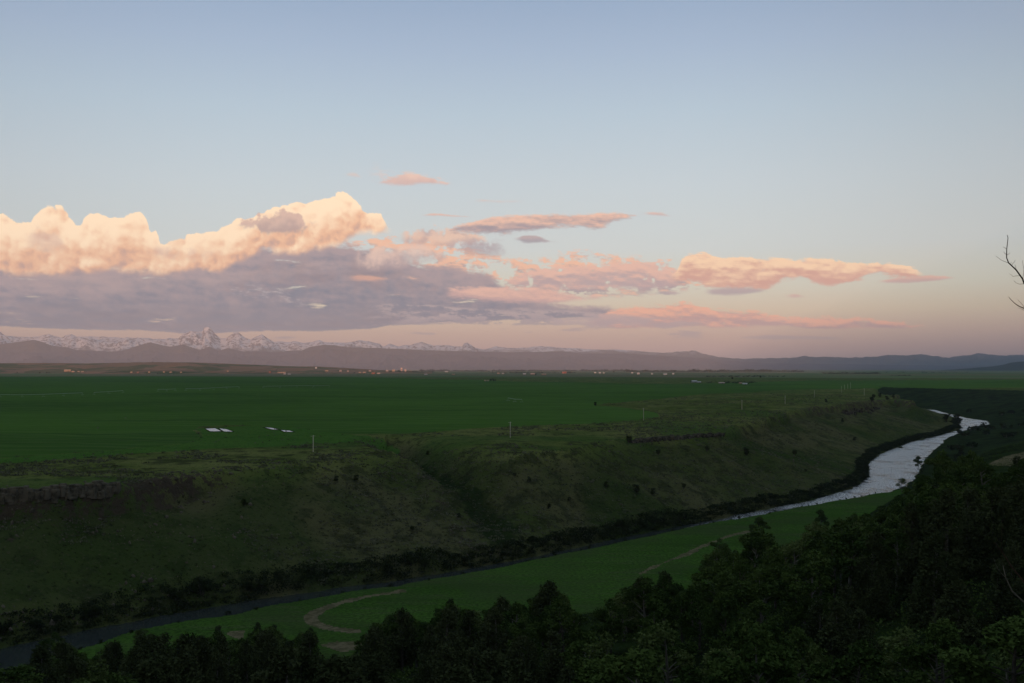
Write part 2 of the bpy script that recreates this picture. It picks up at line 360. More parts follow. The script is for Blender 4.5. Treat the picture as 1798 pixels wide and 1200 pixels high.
PONDC = P(437, 755, ZP)
def hfun(x, y, full=False):
    x = np.asarray(x, float); y = np.asarray(y, float)
    r = np.hypot(x, y)
    wob = np.minimum(1, r / 900) * 1.0
    near = r < 3600
    h = np.full(x.shape, ZP); rock = np.zeros(x.shape); cls = np.zeros(x.shape, np.int8)
    xn, yn = x[near], y[near]
    jx = fbm(xn, yn, 60, 4, 11) * 26; jy = fbm(xn, yn, 60, 4, 31) * 26
    bx = fbm(xn, yn, 16, 3, 51) * 5; by = fbm(xn, yn, 16, 3, 71) * 5
    xb, yb = xn + bx, yn + by
    dF = dist_line(xb, yb, BANK_FAR); dN = dist_line(xb, yb, BANK_NEAR)
    inR = inside(xb, yb, RIVER)
    far = inside(xb, yb, FARSIDE) & ~inR
    dRim = dist_line(xn + jx, yn + jy, RIM); pl = inside(xn + jx, yn + jy, PLATEAU)
    dFoot = dist_line(xn, yn, FOOT); hill = inside(xn, yn, HILLSIDE)
    hh = np.zeros(xn.shape); rk = np.zeros(xn.shape); cl = np.zeros(xn.shape, np.int8)
    # far bank slope
    t = dF / (dF + dRim + 1e-6)
    cliffL = sst(-xn, 95, 130) * sst(yn, 150, 220)
    cliffR = sst(xn, 60, 200)
    cl_amt = np.clip(cliffL + 0.65 * cliffR, 0, 1) * (0.55 + 0.9 * np.clip(fbm(xn, yn, 45, 3, 5) + 0.5, 0, 1))
    prof = 0.06 + 0.94 * (0.72 * t + 0.28 * t * t)
    cliffp = 0.06 + 0.70 * t ** 1.15 + 0.24 * sst(t, 0.90, 0.955)
    slope = (prof * (1 - cl_amt) + cliffp * cl_amt) * ZP
    slope += fbm(xn, yn, 38, 4, 91) * 9.0 * np.sin(np.pi * np.clip(t, 0, 1)) + fbm(xn, yn, 7, 3, 93) * 1.1 * sst(t, 0, .2)
    slope *= sst(dF, -1.0, 3.5) * 0.9 + 0.1
    rk_s = 0.55 * cl_amt * sst(t, 0.84, 0.94) + 0.30 * sst(-xn, 60, 120) * sst(t, 0.3, 0.6) + 0.30 * sst(xn, 150, 330) * sst(t, 0.3, 0.6)
    bump = fbm(xn, yn, 30, 4, 95) * 1.6 + fbm(xn, yn, 160, 3, 96) * 3.0 * sst(dRim, 0, 120)
    lip = -2.2 * np.exp(-dRim / 25.0)
    up = ZP + lip + bump * sst(dRim, 0, 60) - 0.0
    m = far & ~pl; hh[m] = slope[m]; rk[m] = rk_s[m]
    m = (far | inR) & pl; m = pl & ~hill; hh[m] = up[m]; rk[m] = (0.7 * cl_amt * np.exp(-dRim / 8))[m]
    # meadow
    md = ~far & ~inR & ~hill & ~pl
    hh[md] = (0.2 + 1.1 * sst(dN, 0, 6) + fbm(xn, yn, 80, 3, 41) * 0.5)[md]; cl[md] = np.where(yn[md] > 585, 5, 2)
    # near hillside
    cap = 34 + 39 * sst(-yn, -420, -120)
    s0 = 0.17 + 0.17 * sst(-yn, -900, -500) + 0.30 * sst(xn / np.maximum(yn, 1), 0.33, 0.42) * sst(-yn, -700, -480)
    hs = 1.2 + s0 * dFoot + fbm(xn, yn, 50, 4, 61) * 6 * sst(dFoot, 5, 60)
    hs = cap - np.log1p(np.exp(np.clip((cap - hs) / 5, -30, 30))) * 5 + 0
    kk = np.interp(xn / np.maximum(yn, 1), [-0.5, -0.3, 0.0, 0.10, 0.25, 0.385, 0.43], [0.31, 0.28, 0.22, 0.175, 0.12, 0.085, 0.04])
    lim = 70.3 - (0.36 - 0.03 * sst(xn / np.maximum(yn, 1), 0.38, 0.43)) * np.clip(yn, 0, 65) - kk * np.maximum(yn - 65, 0) + 160 * sst(yn, 430, 950) + fbm(xn, yn, 40, 3, 63) * 4 * sst(yn, 40, 120)
    hs = np.where(yn > 0, np.minimum(hs, np.maximum(lim, 1.0)), hs)
    mh = hill & ~inR; hh[mh] = hs[mh]; cl[mh] = 5
    mh = hill & inR; hh[mh] = 0.0
    inRr = inR & ~pl
    hh[inRr] = -1.6 * sst(np.minimum(dF, dN), 0, 5)[inRr] - 0.05
    # gully and its rocky lip
    dg = dist_line(xn + bx, yn + by, GULLY)
    on = (far | pl) & (dF > 4)
    hh[on] -= (15.0 * np.exp(-(dg / 15) ** 2) * sst(dF, 4, 50))[on]
    gxs = (xn - (-60)) ; leftof = np.exp(-((dg - 16) / 9) ** 2) * (xb < np.interp(yb, [372, 420, 480, 545], [-12, -28, -48, -72]))
    hh[on] += (3.0 * leftof * sst(dF, 10, 50))[on]; rk[on] = np.maximum(rk[on], (0.42 * leftof)[on])
    fz = np.maximum(sst(yn, 1900, 2300), sst(yn, 1440, 1560) * sst(-xn / np.maximum(yn, 1), -0.388, -0.362))
    hh = hh * (1 - fz) + (ZP + bump) * fz; rk *= 1 - fz
    cl[(fz > 0.9) | ((yn > 1250) & (cl == 5) & (hh > 31.0))] = 0
    pd = np.hypot(xn - PONDC[0], (yn - PONDC[1]) * 0.8); fl = sst(-pd, -75, -50) * pl
    hh = hh * (1 - fl) + 33.7 * fl
    h[near] = hh; rock[near] = rk; cls[near] = cl
    # farther plateau: swells growing with distance, then the rolling hills on the left
    fa = ~near
    sw = sst(r, 2500, 9000)
    h = h + fbm(x, y, 1400, 3, 131) * 10 * sw * (y > 0)
    # camera knoll
    kn = np.where(y > 0, 70.3 - 0.36 * np.maximum(y, 0), 70.3)
    h = np.where(r < 60, h * sst(r, 10, 60) + kn * (1 - sst(r, 10, 60)), h)
    # ridge added unseen behind the viewpoint, shaped to shade foreground and right mountains
    H = 205 + 1450 * sst(x, 1000, 3300) - 40 * sst(-x, 3000, 7000)
    back = np.exp(-((y + 3000 + 0.12 * x) / 1000.0) ** 2) * (H + fbm(x, y, 900, 4, 141) * 90)
    h = h + np.maximum(back, 0) * sst(-y, 300, 900)
    h = h + fbm(x, y, 700, 4, 151) * 30 * sst(-y, 300, 900)
    if full: return h, rock, cls
    return h
def hz(x, y): return float(hfun(np.array([x]), np.array([y]))[0])
def hit(px, py):
    """where the line of sight through a surveyed bearing meets the land"""
    ux, uz = (px - HX) / F, (HY - py) / F
    Y = np.concatenate([np.arange(60, 900, 0.7), np.arange(900, 6000, 3)])
    z = CZ + uz * Y
    hh = hfun(ux * Y, Y)
    k = np.argmax(hh >= z)
    if hh[k] < z[k]: k = len(Y) - 1
    return ux * Y[k], Y[k], hh[k]

# ------------------------------------------------------------------ outlines of the sown field and other covers (on the plateau)
FIELD_A = PL([(-260, 661), (0, 661), (300, 661), (600, 662), (800, 667), (900, 670), (1200, 675), (1330, 671), (1420, 668.5), (1600, 668), (2100, 666), (2100, 684), (1798, 681), (1560, 681),
              (1480, 683), (1400, 684.5), (1300, 689), (1200, 696), (1120, 703), (1042, 711), (1100, 716), (1150, 724), (1158, 731), (1120, 738), (1050, 742), (900, 750), (800, 756), (700, 760),
              (620, 761), (560, 758), (535, 752), (480, 748), (400, 746), (350, 749), (338, 756), (352, 765), (330, 777), (200, 790), (0, 803), (-260, 822)], ZP)
TRACKS = [PL([(700, 1041), (650, 1049), (600, 1060), (560, 1073), (543, 1086), (550, 1098), (575, 1105), (625, 1111)], 1),
          PL([(1120, 1010), (1198, 978), (1240, 958), (1270, 946), (1315, 935)], 1)]
DIRT = [PL([(560, 1138), (590, 1130), (640, 1130), (640, 1140), (600, 1150)], 1), PL([(395, 1118), (405, 1112), (430, 1110), (424, 1128)], 1),
        PL([(-40, 1205), (0, 1190), (60, 1184), (64, 1196), (10, 1215)], 1)]
MARGIN = PL([(330, 777), (352, 765), (345, 752), (480, 745), (545, 752), (620, 763), (700, 766), (640, 775), (560, 778), (420, 785), (250, 795), (0, 812), (-200, 828), (-200, 812), (0, 803), (200, 790)], ZP)

# ------------------------------------------------------------------ one polar sheet, dense where it shows, split by what covers it
def geo(a, b, q): return list(a * q ** np.arange(0, int(math.log(b / a) / math.log(q)) + 1))
rr = np.array(geo(2, 60, 1.06) + geo(62, 7000, 1.0046) + geo(7100, 120000, 1.018))
aa = np.concatenate([np.arange(-180, -34, 3.0), np.arange(-33, 33.01, 0.064), np.arange(34, 180, 3.0)])
NA, NR = len(aa), len(rr)
AA, RR = np.meshgrid(np.radians(aa), rr)
X = (np.sin(AA) * RR).ravel(); Y = (np.cos(AA) * RR).ravel()
Z, ROCK, CLS = hfun(X, Y, True)
jx = fbm(X, Y, 12, 2, 201) * 2.4; jy = fbm(X, Y, 12, 2, 203) * 2.4
XJ, YJ = X + jx, Y + jy
CLS = CLS.copy()
rad = np.hypot(X, Y)
sel = (rad > 250) & (Y > 0)
idx = np.nonzero(sel)[0]
infield = inside(XJ[idx], YJ[idx], FIELD_A)
CLS[idx[infield & (CLS[idx] == 0)]] = 1
CLS[(CLS == 0) & (rad > 4200) & (Y > 0)] = 4
nearm = np.nonzero((rad < 700) & (Y > 0))[0]
trk = np.zeros(X.shape, bool)
for ln in TRACKS:
    trk[nearm] |= dist_line(X[nearm] + jx[nearm] * .8, Y[nearm] + jy[nearm] * .8, ln) < 1.1 + 0.6 * (ln is TRACKS[0]) + 2.2 * fbm(X[nearm], Y[nearm], 6, 2, 209)
for pg in DIRT: trk[nearm] |= inside(XJ[nearm], YJ[nearm], pg)
CLS[trk & ((CLS == 2) | (CLS == 5))] = 3
scar = inside(XJ, YJ, [hit(a, b)[:2] for a, b in [(1738, 815), (1762, 803), (1798, 794), (1830, 792), (1830, 800), (1790, 806), (1775, 822)]]) & (CLS == 5)
CLS[scar] = 3
nearm2 = np.nonzero((rad < 700) & (Y > 250))[0]
MARG = np.zeros(X.shape); MARG[idx] = inside(X[idx] + jx[idx] * 3, Y[idx] + jy[idx] * 3, MARGIN)
lush = fbm(X, Y, 55, 3, 221); GUL = np.zeros(X.shape); GUL[nearm2] = np.exp(-(dist_line(XJ[nearm2] + 3 * jx[nearm2], YJ[nearm2] + 3 * jy[nearm2], GULLY[1:]) / 9) ** 2)

quad = (np.arange(NR - 1)[:, None] * NA + np.arange(NA)[None, :])
q = np.stack([quad, np.roll(quad, -1, 1), np.roll(quad, -1, 1) + NA, quad + NA], -1).reshape(-1, 4)
fc = CLS[q[:, 0]]

def mesh_from(name, V, faces, mat, attrs=None, smooth=True, nper=4, parent=None):
    me = bpy.data.meshes.new(name)
    me.vertices.add(len(V)); me.vertices.foreach_set('co', np.ascontiguousarray(V, np.float32).ravel())
    nf = len(faces)
    me.loops.add(nf * nper); me.loops.foreach_set('vertex_index', np.ascontiguousarray(faces, np.int32).ravel())
    me.polygons.add(nf); me.polygons.foreach_set('loop_start', np.arange(0, nf * nper, nper, dtype=np.int32))
    me.polygons.foreach_set('loop_total', np.full(nf, nper, np.int32))
    if smooth: me.polygons.foreach_set('use_smooth', np.ones(nf, bool))
    for k, a in (attrs or {}).items():
        at = me.attributes.new(k, 'FLOAT', 'POINT'); at.data.foreach_set('value', np.ascontiguousarray(a, np.float32))
    if mat: me.materials.append(mat)
    me.update(calc_edges=True); me.validate()
    o = bpy.data.objects.new(name, me); COL.objects.link(o)
    if parent: o.parent = parent
    return o
def tag(o, label=None, cat=None, group=None, kind=None):
    if label: o['label'] = label
    if cat: o['category'] = cat
    if group: o['group'] = group
    if kind: o['kind'] = kind
    return o

# ------------------------------------------------------------------ materials
def material(name, fn, rough=1.0, spec=0.0):
    m = bpy.data.materials.new(name); m.use_nodes = True
    t = m.node_tree; gg = G(t)
    b = t.nodes['Principled BSDF']; b.inputs['Roughness'].default_value = rough
    b.inputs['Specular IOR Level'].default_value = spec
    fn(gg, b)
    return m
def wpos(gg): return gg.new('ShaderNodeTexCoord').outputs['Object']
def attr(gg, n): return gg.new('ShaderNodeAttribute', attribute_name=n).outputs['Fac']
def bump(gg, b, h, dist, strength=1.0):
    n = gg.new('ShaderNodeBump'); gg.put(n.inputs['Height'], h); n.inputs['Distance'].default_value = dist; n.inputs['Strength'].default_value = strength
    gg.put(b.inputs['Normal'], n.outputs[0])

def f_steppe(gg, b):
    p = wpos(gg)
    sz = gg.new('ShaderNodeSeparateXYZ'); gg.put(sz.inputs[0], p)
    a = gg.noise(p, 0.018, 5, 0.6); m2 = gg.noise(p, 0.11, 5, 0.65); d = gg.noise(p, 0.7, 4, 0.7)
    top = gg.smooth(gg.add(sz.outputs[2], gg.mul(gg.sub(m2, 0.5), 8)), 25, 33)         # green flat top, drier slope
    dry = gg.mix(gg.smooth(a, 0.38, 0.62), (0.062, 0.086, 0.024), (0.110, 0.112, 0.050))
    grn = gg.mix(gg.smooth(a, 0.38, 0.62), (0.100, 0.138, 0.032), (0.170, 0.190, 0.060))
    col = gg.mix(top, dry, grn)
    col = gg.mix(gg.mul(gg.smooth(m2, 0.48, 0.60), 0.75), col, (0.034, 0.042, 0.018))
    col = gg.mix(gg.mul(gg.smooth(attr(gg, 'lush'), 0.02, 0.22), 0.6), col, gg.mix(top, (0.030, 0.060, 0.013), (0.060, 0.120, 0.026)))
    col = gg.mix(gg.mul(attr(gg, 'margin'), 0.85), col, (0.064, 0.165, 0.026))
    col = gg.mix(gg.mul(gg.smooth(d, 0.56, 0.68), 0.7), col, (0.10, 0.092, 0.056))
    col = gg.mix(gg.smooth(d, 0.44, 0.34), col, (0.020, 0.024, 0.010))
    rk = gg.smooth(gg.add(attr(gg, 'rock'), gg.mul(gg.sub(gg.noise(p, 0.22, 6, 0.75), 0.5), 3.2)), 0.55, 0.85)
    col = gg.mix(rk, col, gg.mix(gg.noise(p, 0.5, 5, 0.7), (0.034, 0.028, 0.020), (0.12, 0.095, 0.068)))
    col = gg.mix(gg.mul(gg.smooth(gg.add(attr(gg, 'gully'), gg.mul(gg.sub(m2, 0.5), 1.2)), 0.35, 0.8), 0.85), col, (0.018, 0.034, 0.010))
    gg.put(b.inputs['Base Color'], col)
    bump(gg, b, gg.add(gg.mul(d, 0.8), m2), 1.6, 1.0)
def f_field(gg, b):
    p = wpos(gg)
    mp = gg.new('ShaderNodeMapping'); gg.put(mp.inputs[0], p); mp.inputs['Rotation'].default_value = (0, 0, 0.25); mp.inputs['Scale'].default_value = (0.25, 1.6, 1)
    a = gg.noise(mp.outputs[0], 0.006, 5, 0.6); m2 = gg.noise(mp.outputs[0], 0.05, 4, 0.6); wide = gg.noise(p, 0.0016, 3, 0.5)
    col = gg.mix(gg.smooth(a, 0.35, 0.66), (0.044, 0.098, 0.020), (0.062, 0.136, 0.022))
    col = gg.mix(gg.mul(gg.smooth(wide, 0.42, 0.58), 0.7), col, (0.072, 0.150, 0.026))
    col = gg.mix(gg.mul(gg.smooth(m2, 0.48, 0.64), 0.5), col, (0.085, 0.165, 0.036))
    m3 = gg.noise(mp.outputs[0], 0.014, 6, 0.7); col = gg.mix(gg.mul(gg.smooth(m3, 0.52, 0.62), 0.55), col, (0.036, 0.080, 0.018))
    w = gg.new('ShaderNodeTexWave', wave_type='BANDS', bands_direction='Y'); gg.put(w.inputs[0], mp.outputs[0]); w.inputs['Scale'].default_value = 0.010; w.inputs['Distortion'].default_value = 3.0; w.inputs['Detail'].default_value = 3
    col = gg.mix(gg.mul(gg.smooth(w.outputs['Fac'], 0.86, 1.0), 0.45), col, (0.11, 0.16, 0.055))
    gg.put(b.inputs['Base Color'], col)
    bump(gg, b, gg.noise(p, 0.6, 4, 0.7), 0.4, 0.6)
def f_meadow(gg, b):
    p = wpos(gg)
    mp = gg.new('ShaderNodeMapping'); gg.put(mp.inputs[0], p); mp.inputs['Rotation'].default_value = (0, 0, -0.85); mp.inputs['Scale'].default_value = (0.3, 1.5, 1)
    a = gg.noise(mp.outputs[0], 0.03, 5, 0.65); m2 = gg.noise(mp.outputs[0], 0.2, 5, 0.7)
    col = gg.mix(gg.smooth(a, 0.35, 0.65), (0.042, 0.100, 0.015), (0.064, 0.138, 0.022))
    col = gg.mix(gg.mul(gg.smooth(m2, 0.50, 0.68), 0.8), col, (0.085, 0.105, 0.042))
    rough_ = gg.noise(p, 0.9, 5, 0.75); col = gg.mix(gg.mul(gg.smooth(rough_, 0.44, 0.58), 0.65), col, (0.018, 0.036, 0.010))
    big_ = gg.noise(p, 0.02, 3, 0.6); col = gg.mix(gg.mul(gg.smooth(big_, 0.45, 0.62), 0.5), col, (0.050, 0.070, 0.026))
    gg.put(b.inputs['Base Color'], col)
    bump(gg, b, gg.noise(p, 1.2, 4, 0.7), 0.3, 0.7)
def f_track(gg, b):
    p = wpos(gg)
    a = gg.noise(p, 0.35, 5, 0.7)
    gg.put(b.inputs['Base Color'], gg.mix(gg.smooth(a, 0.38, 0.62), (0.085, 0.080, 0.040), (0.165, 0.140, 0.082)))
    bump(gg, b, a, 0.2)
def f_valley(gg, b):
    p = wpos(gg)
    v = gg.new('ShaderNodeTexVoronoi', feature='F1'); v.inputs['Scale'].default_value = 0.0011
    mp = gg.new('ShaderNodeMapping'); gg.put(mp.inputs[0], p); mp.inputs['Rotation'].default_value = (0, 0, 0.35); mp.inputs['Scale'].default_value = (0.6, 1.0, 1)
    gg.put(v.inputs['Vector'], mp.outputs[0])
    s = gg.new('ShaderNodeSeparateColor'); gg.put(s.inputs[0], v.outputs['Color'])
    col = gg.ramp(s.outputs[0], [(0.0, (0.10, 0.17, 0.055)), (0.3, (0.16, 0.19, 0.08)), (0.5, (0.22, 0.17, 0.10)), (0.7, (0.12, 0.18, 0.06)), (1.0, (0.24, 0.20, 0.12))])
    col = gg.mix(gg.mul(gg.noise(p, 0.004, 5, 0.6), 0.4), col, (0.085, 0.11, 0.05))
    gg.put(b.inputs['Base Color'], col)
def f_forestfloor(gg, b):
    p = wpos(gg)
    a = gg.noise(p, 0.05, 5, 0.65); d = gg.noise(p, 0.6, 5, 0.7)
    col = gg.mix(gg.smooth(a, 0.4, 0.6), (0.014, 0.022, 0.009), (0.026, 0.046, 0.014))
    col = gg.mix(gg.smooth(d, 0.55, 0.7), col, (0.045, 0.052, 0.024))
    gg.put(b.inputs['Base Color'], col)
    bump(gg, b, gg.add(a, d), 1.5)
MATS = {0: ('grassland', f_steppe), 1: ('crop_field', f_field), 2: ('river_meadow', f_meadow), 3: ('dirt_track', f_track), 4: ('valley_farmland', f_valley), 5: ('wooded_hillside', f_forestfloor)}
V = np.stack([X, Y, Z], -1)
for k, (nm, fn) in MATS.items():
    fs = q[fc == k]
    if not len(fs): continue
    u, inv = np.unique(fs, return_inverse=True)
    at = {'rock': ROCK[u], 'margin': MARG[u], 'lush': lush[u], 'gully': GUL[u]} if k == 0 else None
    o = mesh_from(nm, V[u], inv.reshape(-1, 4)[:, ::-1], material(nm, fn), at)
    o['kind'] = 'structure'

# river surface
def f_water(gg, b):
    p = wpos(gg)
    mp = gg.new('ShaderNodeMapping'); gg.put(mp.inputs[0], p); mp.inputs['Rotation'].default_value = (0, 0, -0.7); mp.inputs['Scale'].default_value = (1.0, 0.55, 1)
    a = gg.noise(mp.outputs[0], 0.35, 5, 0.65); m2 = gg.noise(mp.outputs[0], 0.06, 4, 0.6); f2 = gg.noise(mp.outputs[0], 1.3, 4, 0.7)
    b.inputs['IOR'].default_value = 1.33; b.inputs['Roughness'].default_value = 0.12; b.inputs['Specular IOR Level'].default_value = 0.5
    sx2 = gg.new('ShaderNodeSeparateXYZ'); gg.put(sx2.inputs[0], p)
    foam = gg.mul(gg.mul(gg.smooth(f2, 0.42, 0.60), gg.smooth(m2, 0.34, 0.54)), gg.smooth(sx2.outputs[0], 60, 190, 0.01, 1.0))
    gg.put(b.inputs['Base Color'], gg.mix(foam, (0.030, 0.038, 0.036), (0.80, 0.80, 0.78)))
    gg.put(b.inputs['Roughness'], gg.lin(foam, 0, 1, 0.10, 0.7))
    bump(gg, b, gg.mul(gg.add(a, gg.mul(f2, 0.25)), gg.smooth(sx2.outputs[0], 20, 190, 0.08, 1.7)), 1.0, 0.6)
wpoly = [(x - 6, y + 9) for x, y in BANK_FAR] , [(x + 6, y - 9) for x, y in BANK_NEAR]
def resample(line, n):
    l = np.array(line); s = np.r_[0, np.cumsum(np.hypot(*np.diff(l, axis=0).T))]
    t = np.linspace(0, s[-1], n); return np.stack([np.interp(t, s, l[:, 0]), np.interp(t, s, l[:, 1])], -1)
import bmesh
bm = bmesh.new()
vs = [bm.verts.new((x, y, 0)) for x, y in [(-520, 60), (-520, 230), (-150, 330), (60, 470), (240, 800), (430, 1250), (500, 1600), (380, 2000), (380, 2600), (700, 3100), (1000, 3000), (760, 2300), (900, 1700), (760, 1250), (620, 1000), (450, 750), (290, 540), (60, 370), (-150, 190)]]
fce = bm.faces.new(vs[::-1]); bmesh.ops.triangulate(bm, faces=[fce])
me = bpy.data.meshes.new('river'); bm.to_mesh(me); bm.free()
me.materials.append(material('river_water', f_water))
o = bpy.data.objects.new('river', me); COL.objects.link(o); o['kind'] = 'structure'
if me.polygons[0].normal.z < 0: me.flip_normals()

# ------------------------------------------------------------------ mountains
def f_mount(snow_lo, snow_hi, rockc, forest, tree_line):
    def fn(gg, b):
        p = wpos(gg)
        s = gg.new('ShaderNodeSeparateXYZ'); gg.put(s.inputs[0], p); z = s.outputs[2]
        nrm = gg.new('ShaderNodeNewGeometry').outputs['Normal']
        sn = gg.new('ShaderNodeSeparateXYZ'); gg.put(sn.inputs[0], nrm)
        n = gg.noise(p, 0.0012, 6, 0.65); n2 = gg.noise(p, 0.006, 5, 0.7)
        hz_ = gg.add(z, gg.mul(gg.sub(n, 0.5), 700))
        snow = gg.mul(gg.smooth(hz_, snow_lo, snow_hi), gg.smooth(gg.add(gg.mul(sn.outputs[2], 0.6), gg.mul(gg.sub(n2, 0.5), 2.4)), 0.36, 0.56))
        col = gg.mix(gg.smooth(hz_, tree_line - 150, tree_line + 150), forest, rockc)
        col = gg.mix(gg.mul(gg.smooth(n2, 0.45, 0.6), 0.4), col, (0.075, 0.065, 0.055))
        col = gg.mix(snow, col, (0.82, 0.82, 0.84))
        gg.put(b.inputs['Base Color'], col)
    return fn
def mountain(name, prof, Y0, front, back, spur, mat, seed, jag=1.5, step=1.6, zbase=20.0, rows=46):
    pr = np.array(prof, float)
    if name == 'forested_foothills': pr[pr[:, 0] < 1230, 1] += 3.0
    px = np.arange(pr[0, 0], pr[-1, 0], step)
    py = np.interp(px, pr[:, 0], pr[:, 1]) + fbm(px, px * 0, 9, 4, seed) * jag
    crest = CZ + (HY - py) / F * Y0
    s = np.concatenate([np.linspace(-1, 0, rows) , np.linspace(0.06, 1, 14)])
    PX, S = np.meshgrid(px, s); CR = np.meshgrid(crest, s)[0]
    Yg = Y0 + np.where(S < 0, S * front, S * back)
    Xg = (PX - HX) / F * Y0 + (PX - HX) / F * (Yg - Y0)
    shape = np.where(S < 0, (1 + S) ** 1.25, (1 - S) ** 1.1)
    rdg = ridged(Xg, Yg * 0.45, spur, 5, seed + 7)
    hgt = zbase + (CR - zbase) * shape
    hgt = hgt + (rdg - 0.62) * (CR - zbase) * 0.75 * np.clip(np.sin(np.pi * np.clip(1 + S, 0, 1)), 0, 1) * (S < 0) \
        + fbm(Xg, Yg, 700, 5, seed + 3, 0.62) * 0.42 * (CR - zbase) * np.clip(-S * 6, 0, 1) * np.clip((1 + S) * 3, 0, 1)
    lim = CZ + (CR - CZ) * Yg / Y0 - 4
    hgt = np.where(S < 0, np.minimum(hgt, np.maximum(lim, zbase)), hgt)
    nA = len(px); nS = len(s)
    qq = (np.arange(nS - 1)[:, None] * nA + np.arange(nA - 1)[None, :]); qq = np.stack([qq, qq + 1, qq + 1 + nA, qq + nA], -1).reshape(-1, 4)
    o = mesh_from(name, np.stack([Xg.ravel(), Yg.ravel(), hgt.ravel()], -1), qq, mat, None, True)
    o['kind'] = 'structure'
    return o
PROF_A = [(-160, 588), (-60, 580), (0, 583), (10, 590), (20, 591), (50, 593), (70, 591), (78, 588), (88, 587), (98, 591), (108, 593), (115, 589), (125, 588), (135, 591), (150, 591), (185, 592), (240, 594),
  (290, 595), (300, 594), (314, 595), (320, 588), (335, 581), (345, 583), (356, 582), (358, 575), (361, 573), (367, 573), (371, 577), (377, 587), (387, 594), (397, 595), (405, 588), (412, 584), (418, 584), (425, 590),
  (440, 597), (447, 592), (460, 587), (470, 594), (480, 600), (490, 600), (510, 602), (517, 600), (530, 602), (545, 601), (560, 597), (568, 601), (600, 603), (618, 601), (633, 598), (650, 600), (665, 604),
  (672, 608), (685, 604), (700, 608), (725, 605), (733, 602), (741, 600), (750, 604), (760, 608), (775, 606), (790, 608), (812, 609), (814, 604), (820, 602), (827, 605), (835, 612), (850, 614), (870, 609),
  (900, 612), (930, 610), (950, 608), (965, 609), (980, 611), (1000, 612), (1020, 613), (1050, 614), (1080, 614), (1100, 615), (1120, 617), (1150, 620), (1180, 619), (1200, 617), (1220, 616), (1235, 621),
  (1260, 627), (1300, 630), (1330, 630), (1360, 629), (1400, 628), (1412, 625), (1430, 627), (1470, 627), (1500, 628), (1530, 627), (1560, 624), (1590, 624), (1617, 622), (1640, 626), (1670, 628),
  (1690, 625), (1710, 623), (1718, 620), (1735, 623), (1770, 624), (1798, 623), (1850, 619), (1960, 622)]
PROF_B = [(-160, 598), (-40, 600), (0, 602), (30, 598), (60, 594), (75, 598), (90, 604), (115, 607), (135, 612), (200, 615), (218, 613), (240, 605), (264, 598), (285, 604), (300, 606), (322, 602), (350, 612),
  (368, 606), (382, 613), (400, 609), (430, 615), (450, 614), (480, 616), (510, 613), (530, 613), (545, 606), (570, 603), (590, 604), (610, 607), (650, 608), (720, 611), (760, 613), (820, 614), (900, 616), (940, 615), (985, 614), (1020, 618),
  (1100, 618), (1180, 623), (1230, 629), (1270, 633), (1350, 638), (1500, 640), (1650, 642), (1798, 643), (1960, 643)]
mountain('snowy_mountains', PROF_A, 39000, 7000, 6000, 2600, material('snowy_rock', f_mount(620, 860, (0.13, 0.115, 0.11), (0.042, 0.045, 0.040), 600)), 301, jag=3.0)
mountain('forested_foothills', PROF_B, 30000, 6500, 4500, 2300, material('haze_tinted_slope', f_mount(900, 1100, (0.11, 0.09, 0.07), (0.105, 0.092, 0.110), 560)), 401, jag=1.2)  # mauve in the forest colour stands in for distant haze
mountain('dark_foothill', [(1640, 651), (1690, 648), (1740, 644), (1760, 641), (1775, 637), (1798, 635), (1850, 632), (1960, 630)], 17000, 2500, 3000, 1300,
         material('dark_slope', f_mount(5000, 6000, (0.04, 0.05, 0.035), (0.03, 0.04, 0.025), 9000)), 501, jag=0.6)
def f_rolling(gg, b):
    p = wpos(gg)
    mp = gg.new('ShaderNodeMapping'); gg.put(mp.inputs[0], p); mp.inputs['Scale'].default_value = (1.0, 0.5, 1)
    v = gg.noise(mp.outputs[0], 0.0016, 4, 0.55)
    col = gg.ramp(v, [(0.36, (0.06, 0.09, 0.03)), (0.42, (0.09, 0.11, 0.04)), (0.45, (0.24, 0.145, 0.08)), (0.55, (0.26, 0.17, 0.10)), (0.58, (0.09, 0.11, 0.04)), (0.7, (0.20, 0.15, 0.08))])
    gg.put(b.inputs['Base Color'], col)
mountain('rolling_hills', [(-160, 637), (-50, 637), (0, 638), (80, 637.5), (150, 638.5), (270, 636), (350, 637), (380, 638), (430, 640), (500, 643), (560, 644), (600, 646), (650, 649), (700, 651.5), (760, 653)],
         9500, 3300, 2500, 1100, material('dry_pasture', f_rolling), 601, jag=0.4, zbase=30)


# ------------------------------------------------------------------ evening haze
bm = bmesh.new(); bmesh.ops.create_cube(bm, size=1.0)
bmesh.ops.scale(bm, vec=(130000, 58000, 1890), verts=bm.verts); bmesh.ops.translate(bm, vec=(0, 20800, 935), verts=bm.verts)
me = bpy.data.meshes.new('haze'); bm.to_mesh(me); bm.free()
hm = bpy.data.materials.new('haze_air'); hm.use_nodes = True; ht = hm.node_tree; ht.nodes.clear()
pv = ht.nodes.new('ShaderNodeVolumePrincipled'); ho = ht.nodes.new('ShaderNodeOutputMaterial'); ht.links.new(pv.outputs[0], ho.inputs['Volume'])
pv.inputs['Color'].default_value = (0.76, 0.85, 1.0, 1); pv.inputs['Density'].default_value = 2.6e-5; pv.inputs['Anisotropy'].default_value = -0.15
me.materials.append(hm); o = bpy.data.objects.new('haze', me); COL.objects.link(o); o['kind'] = 'stuff'
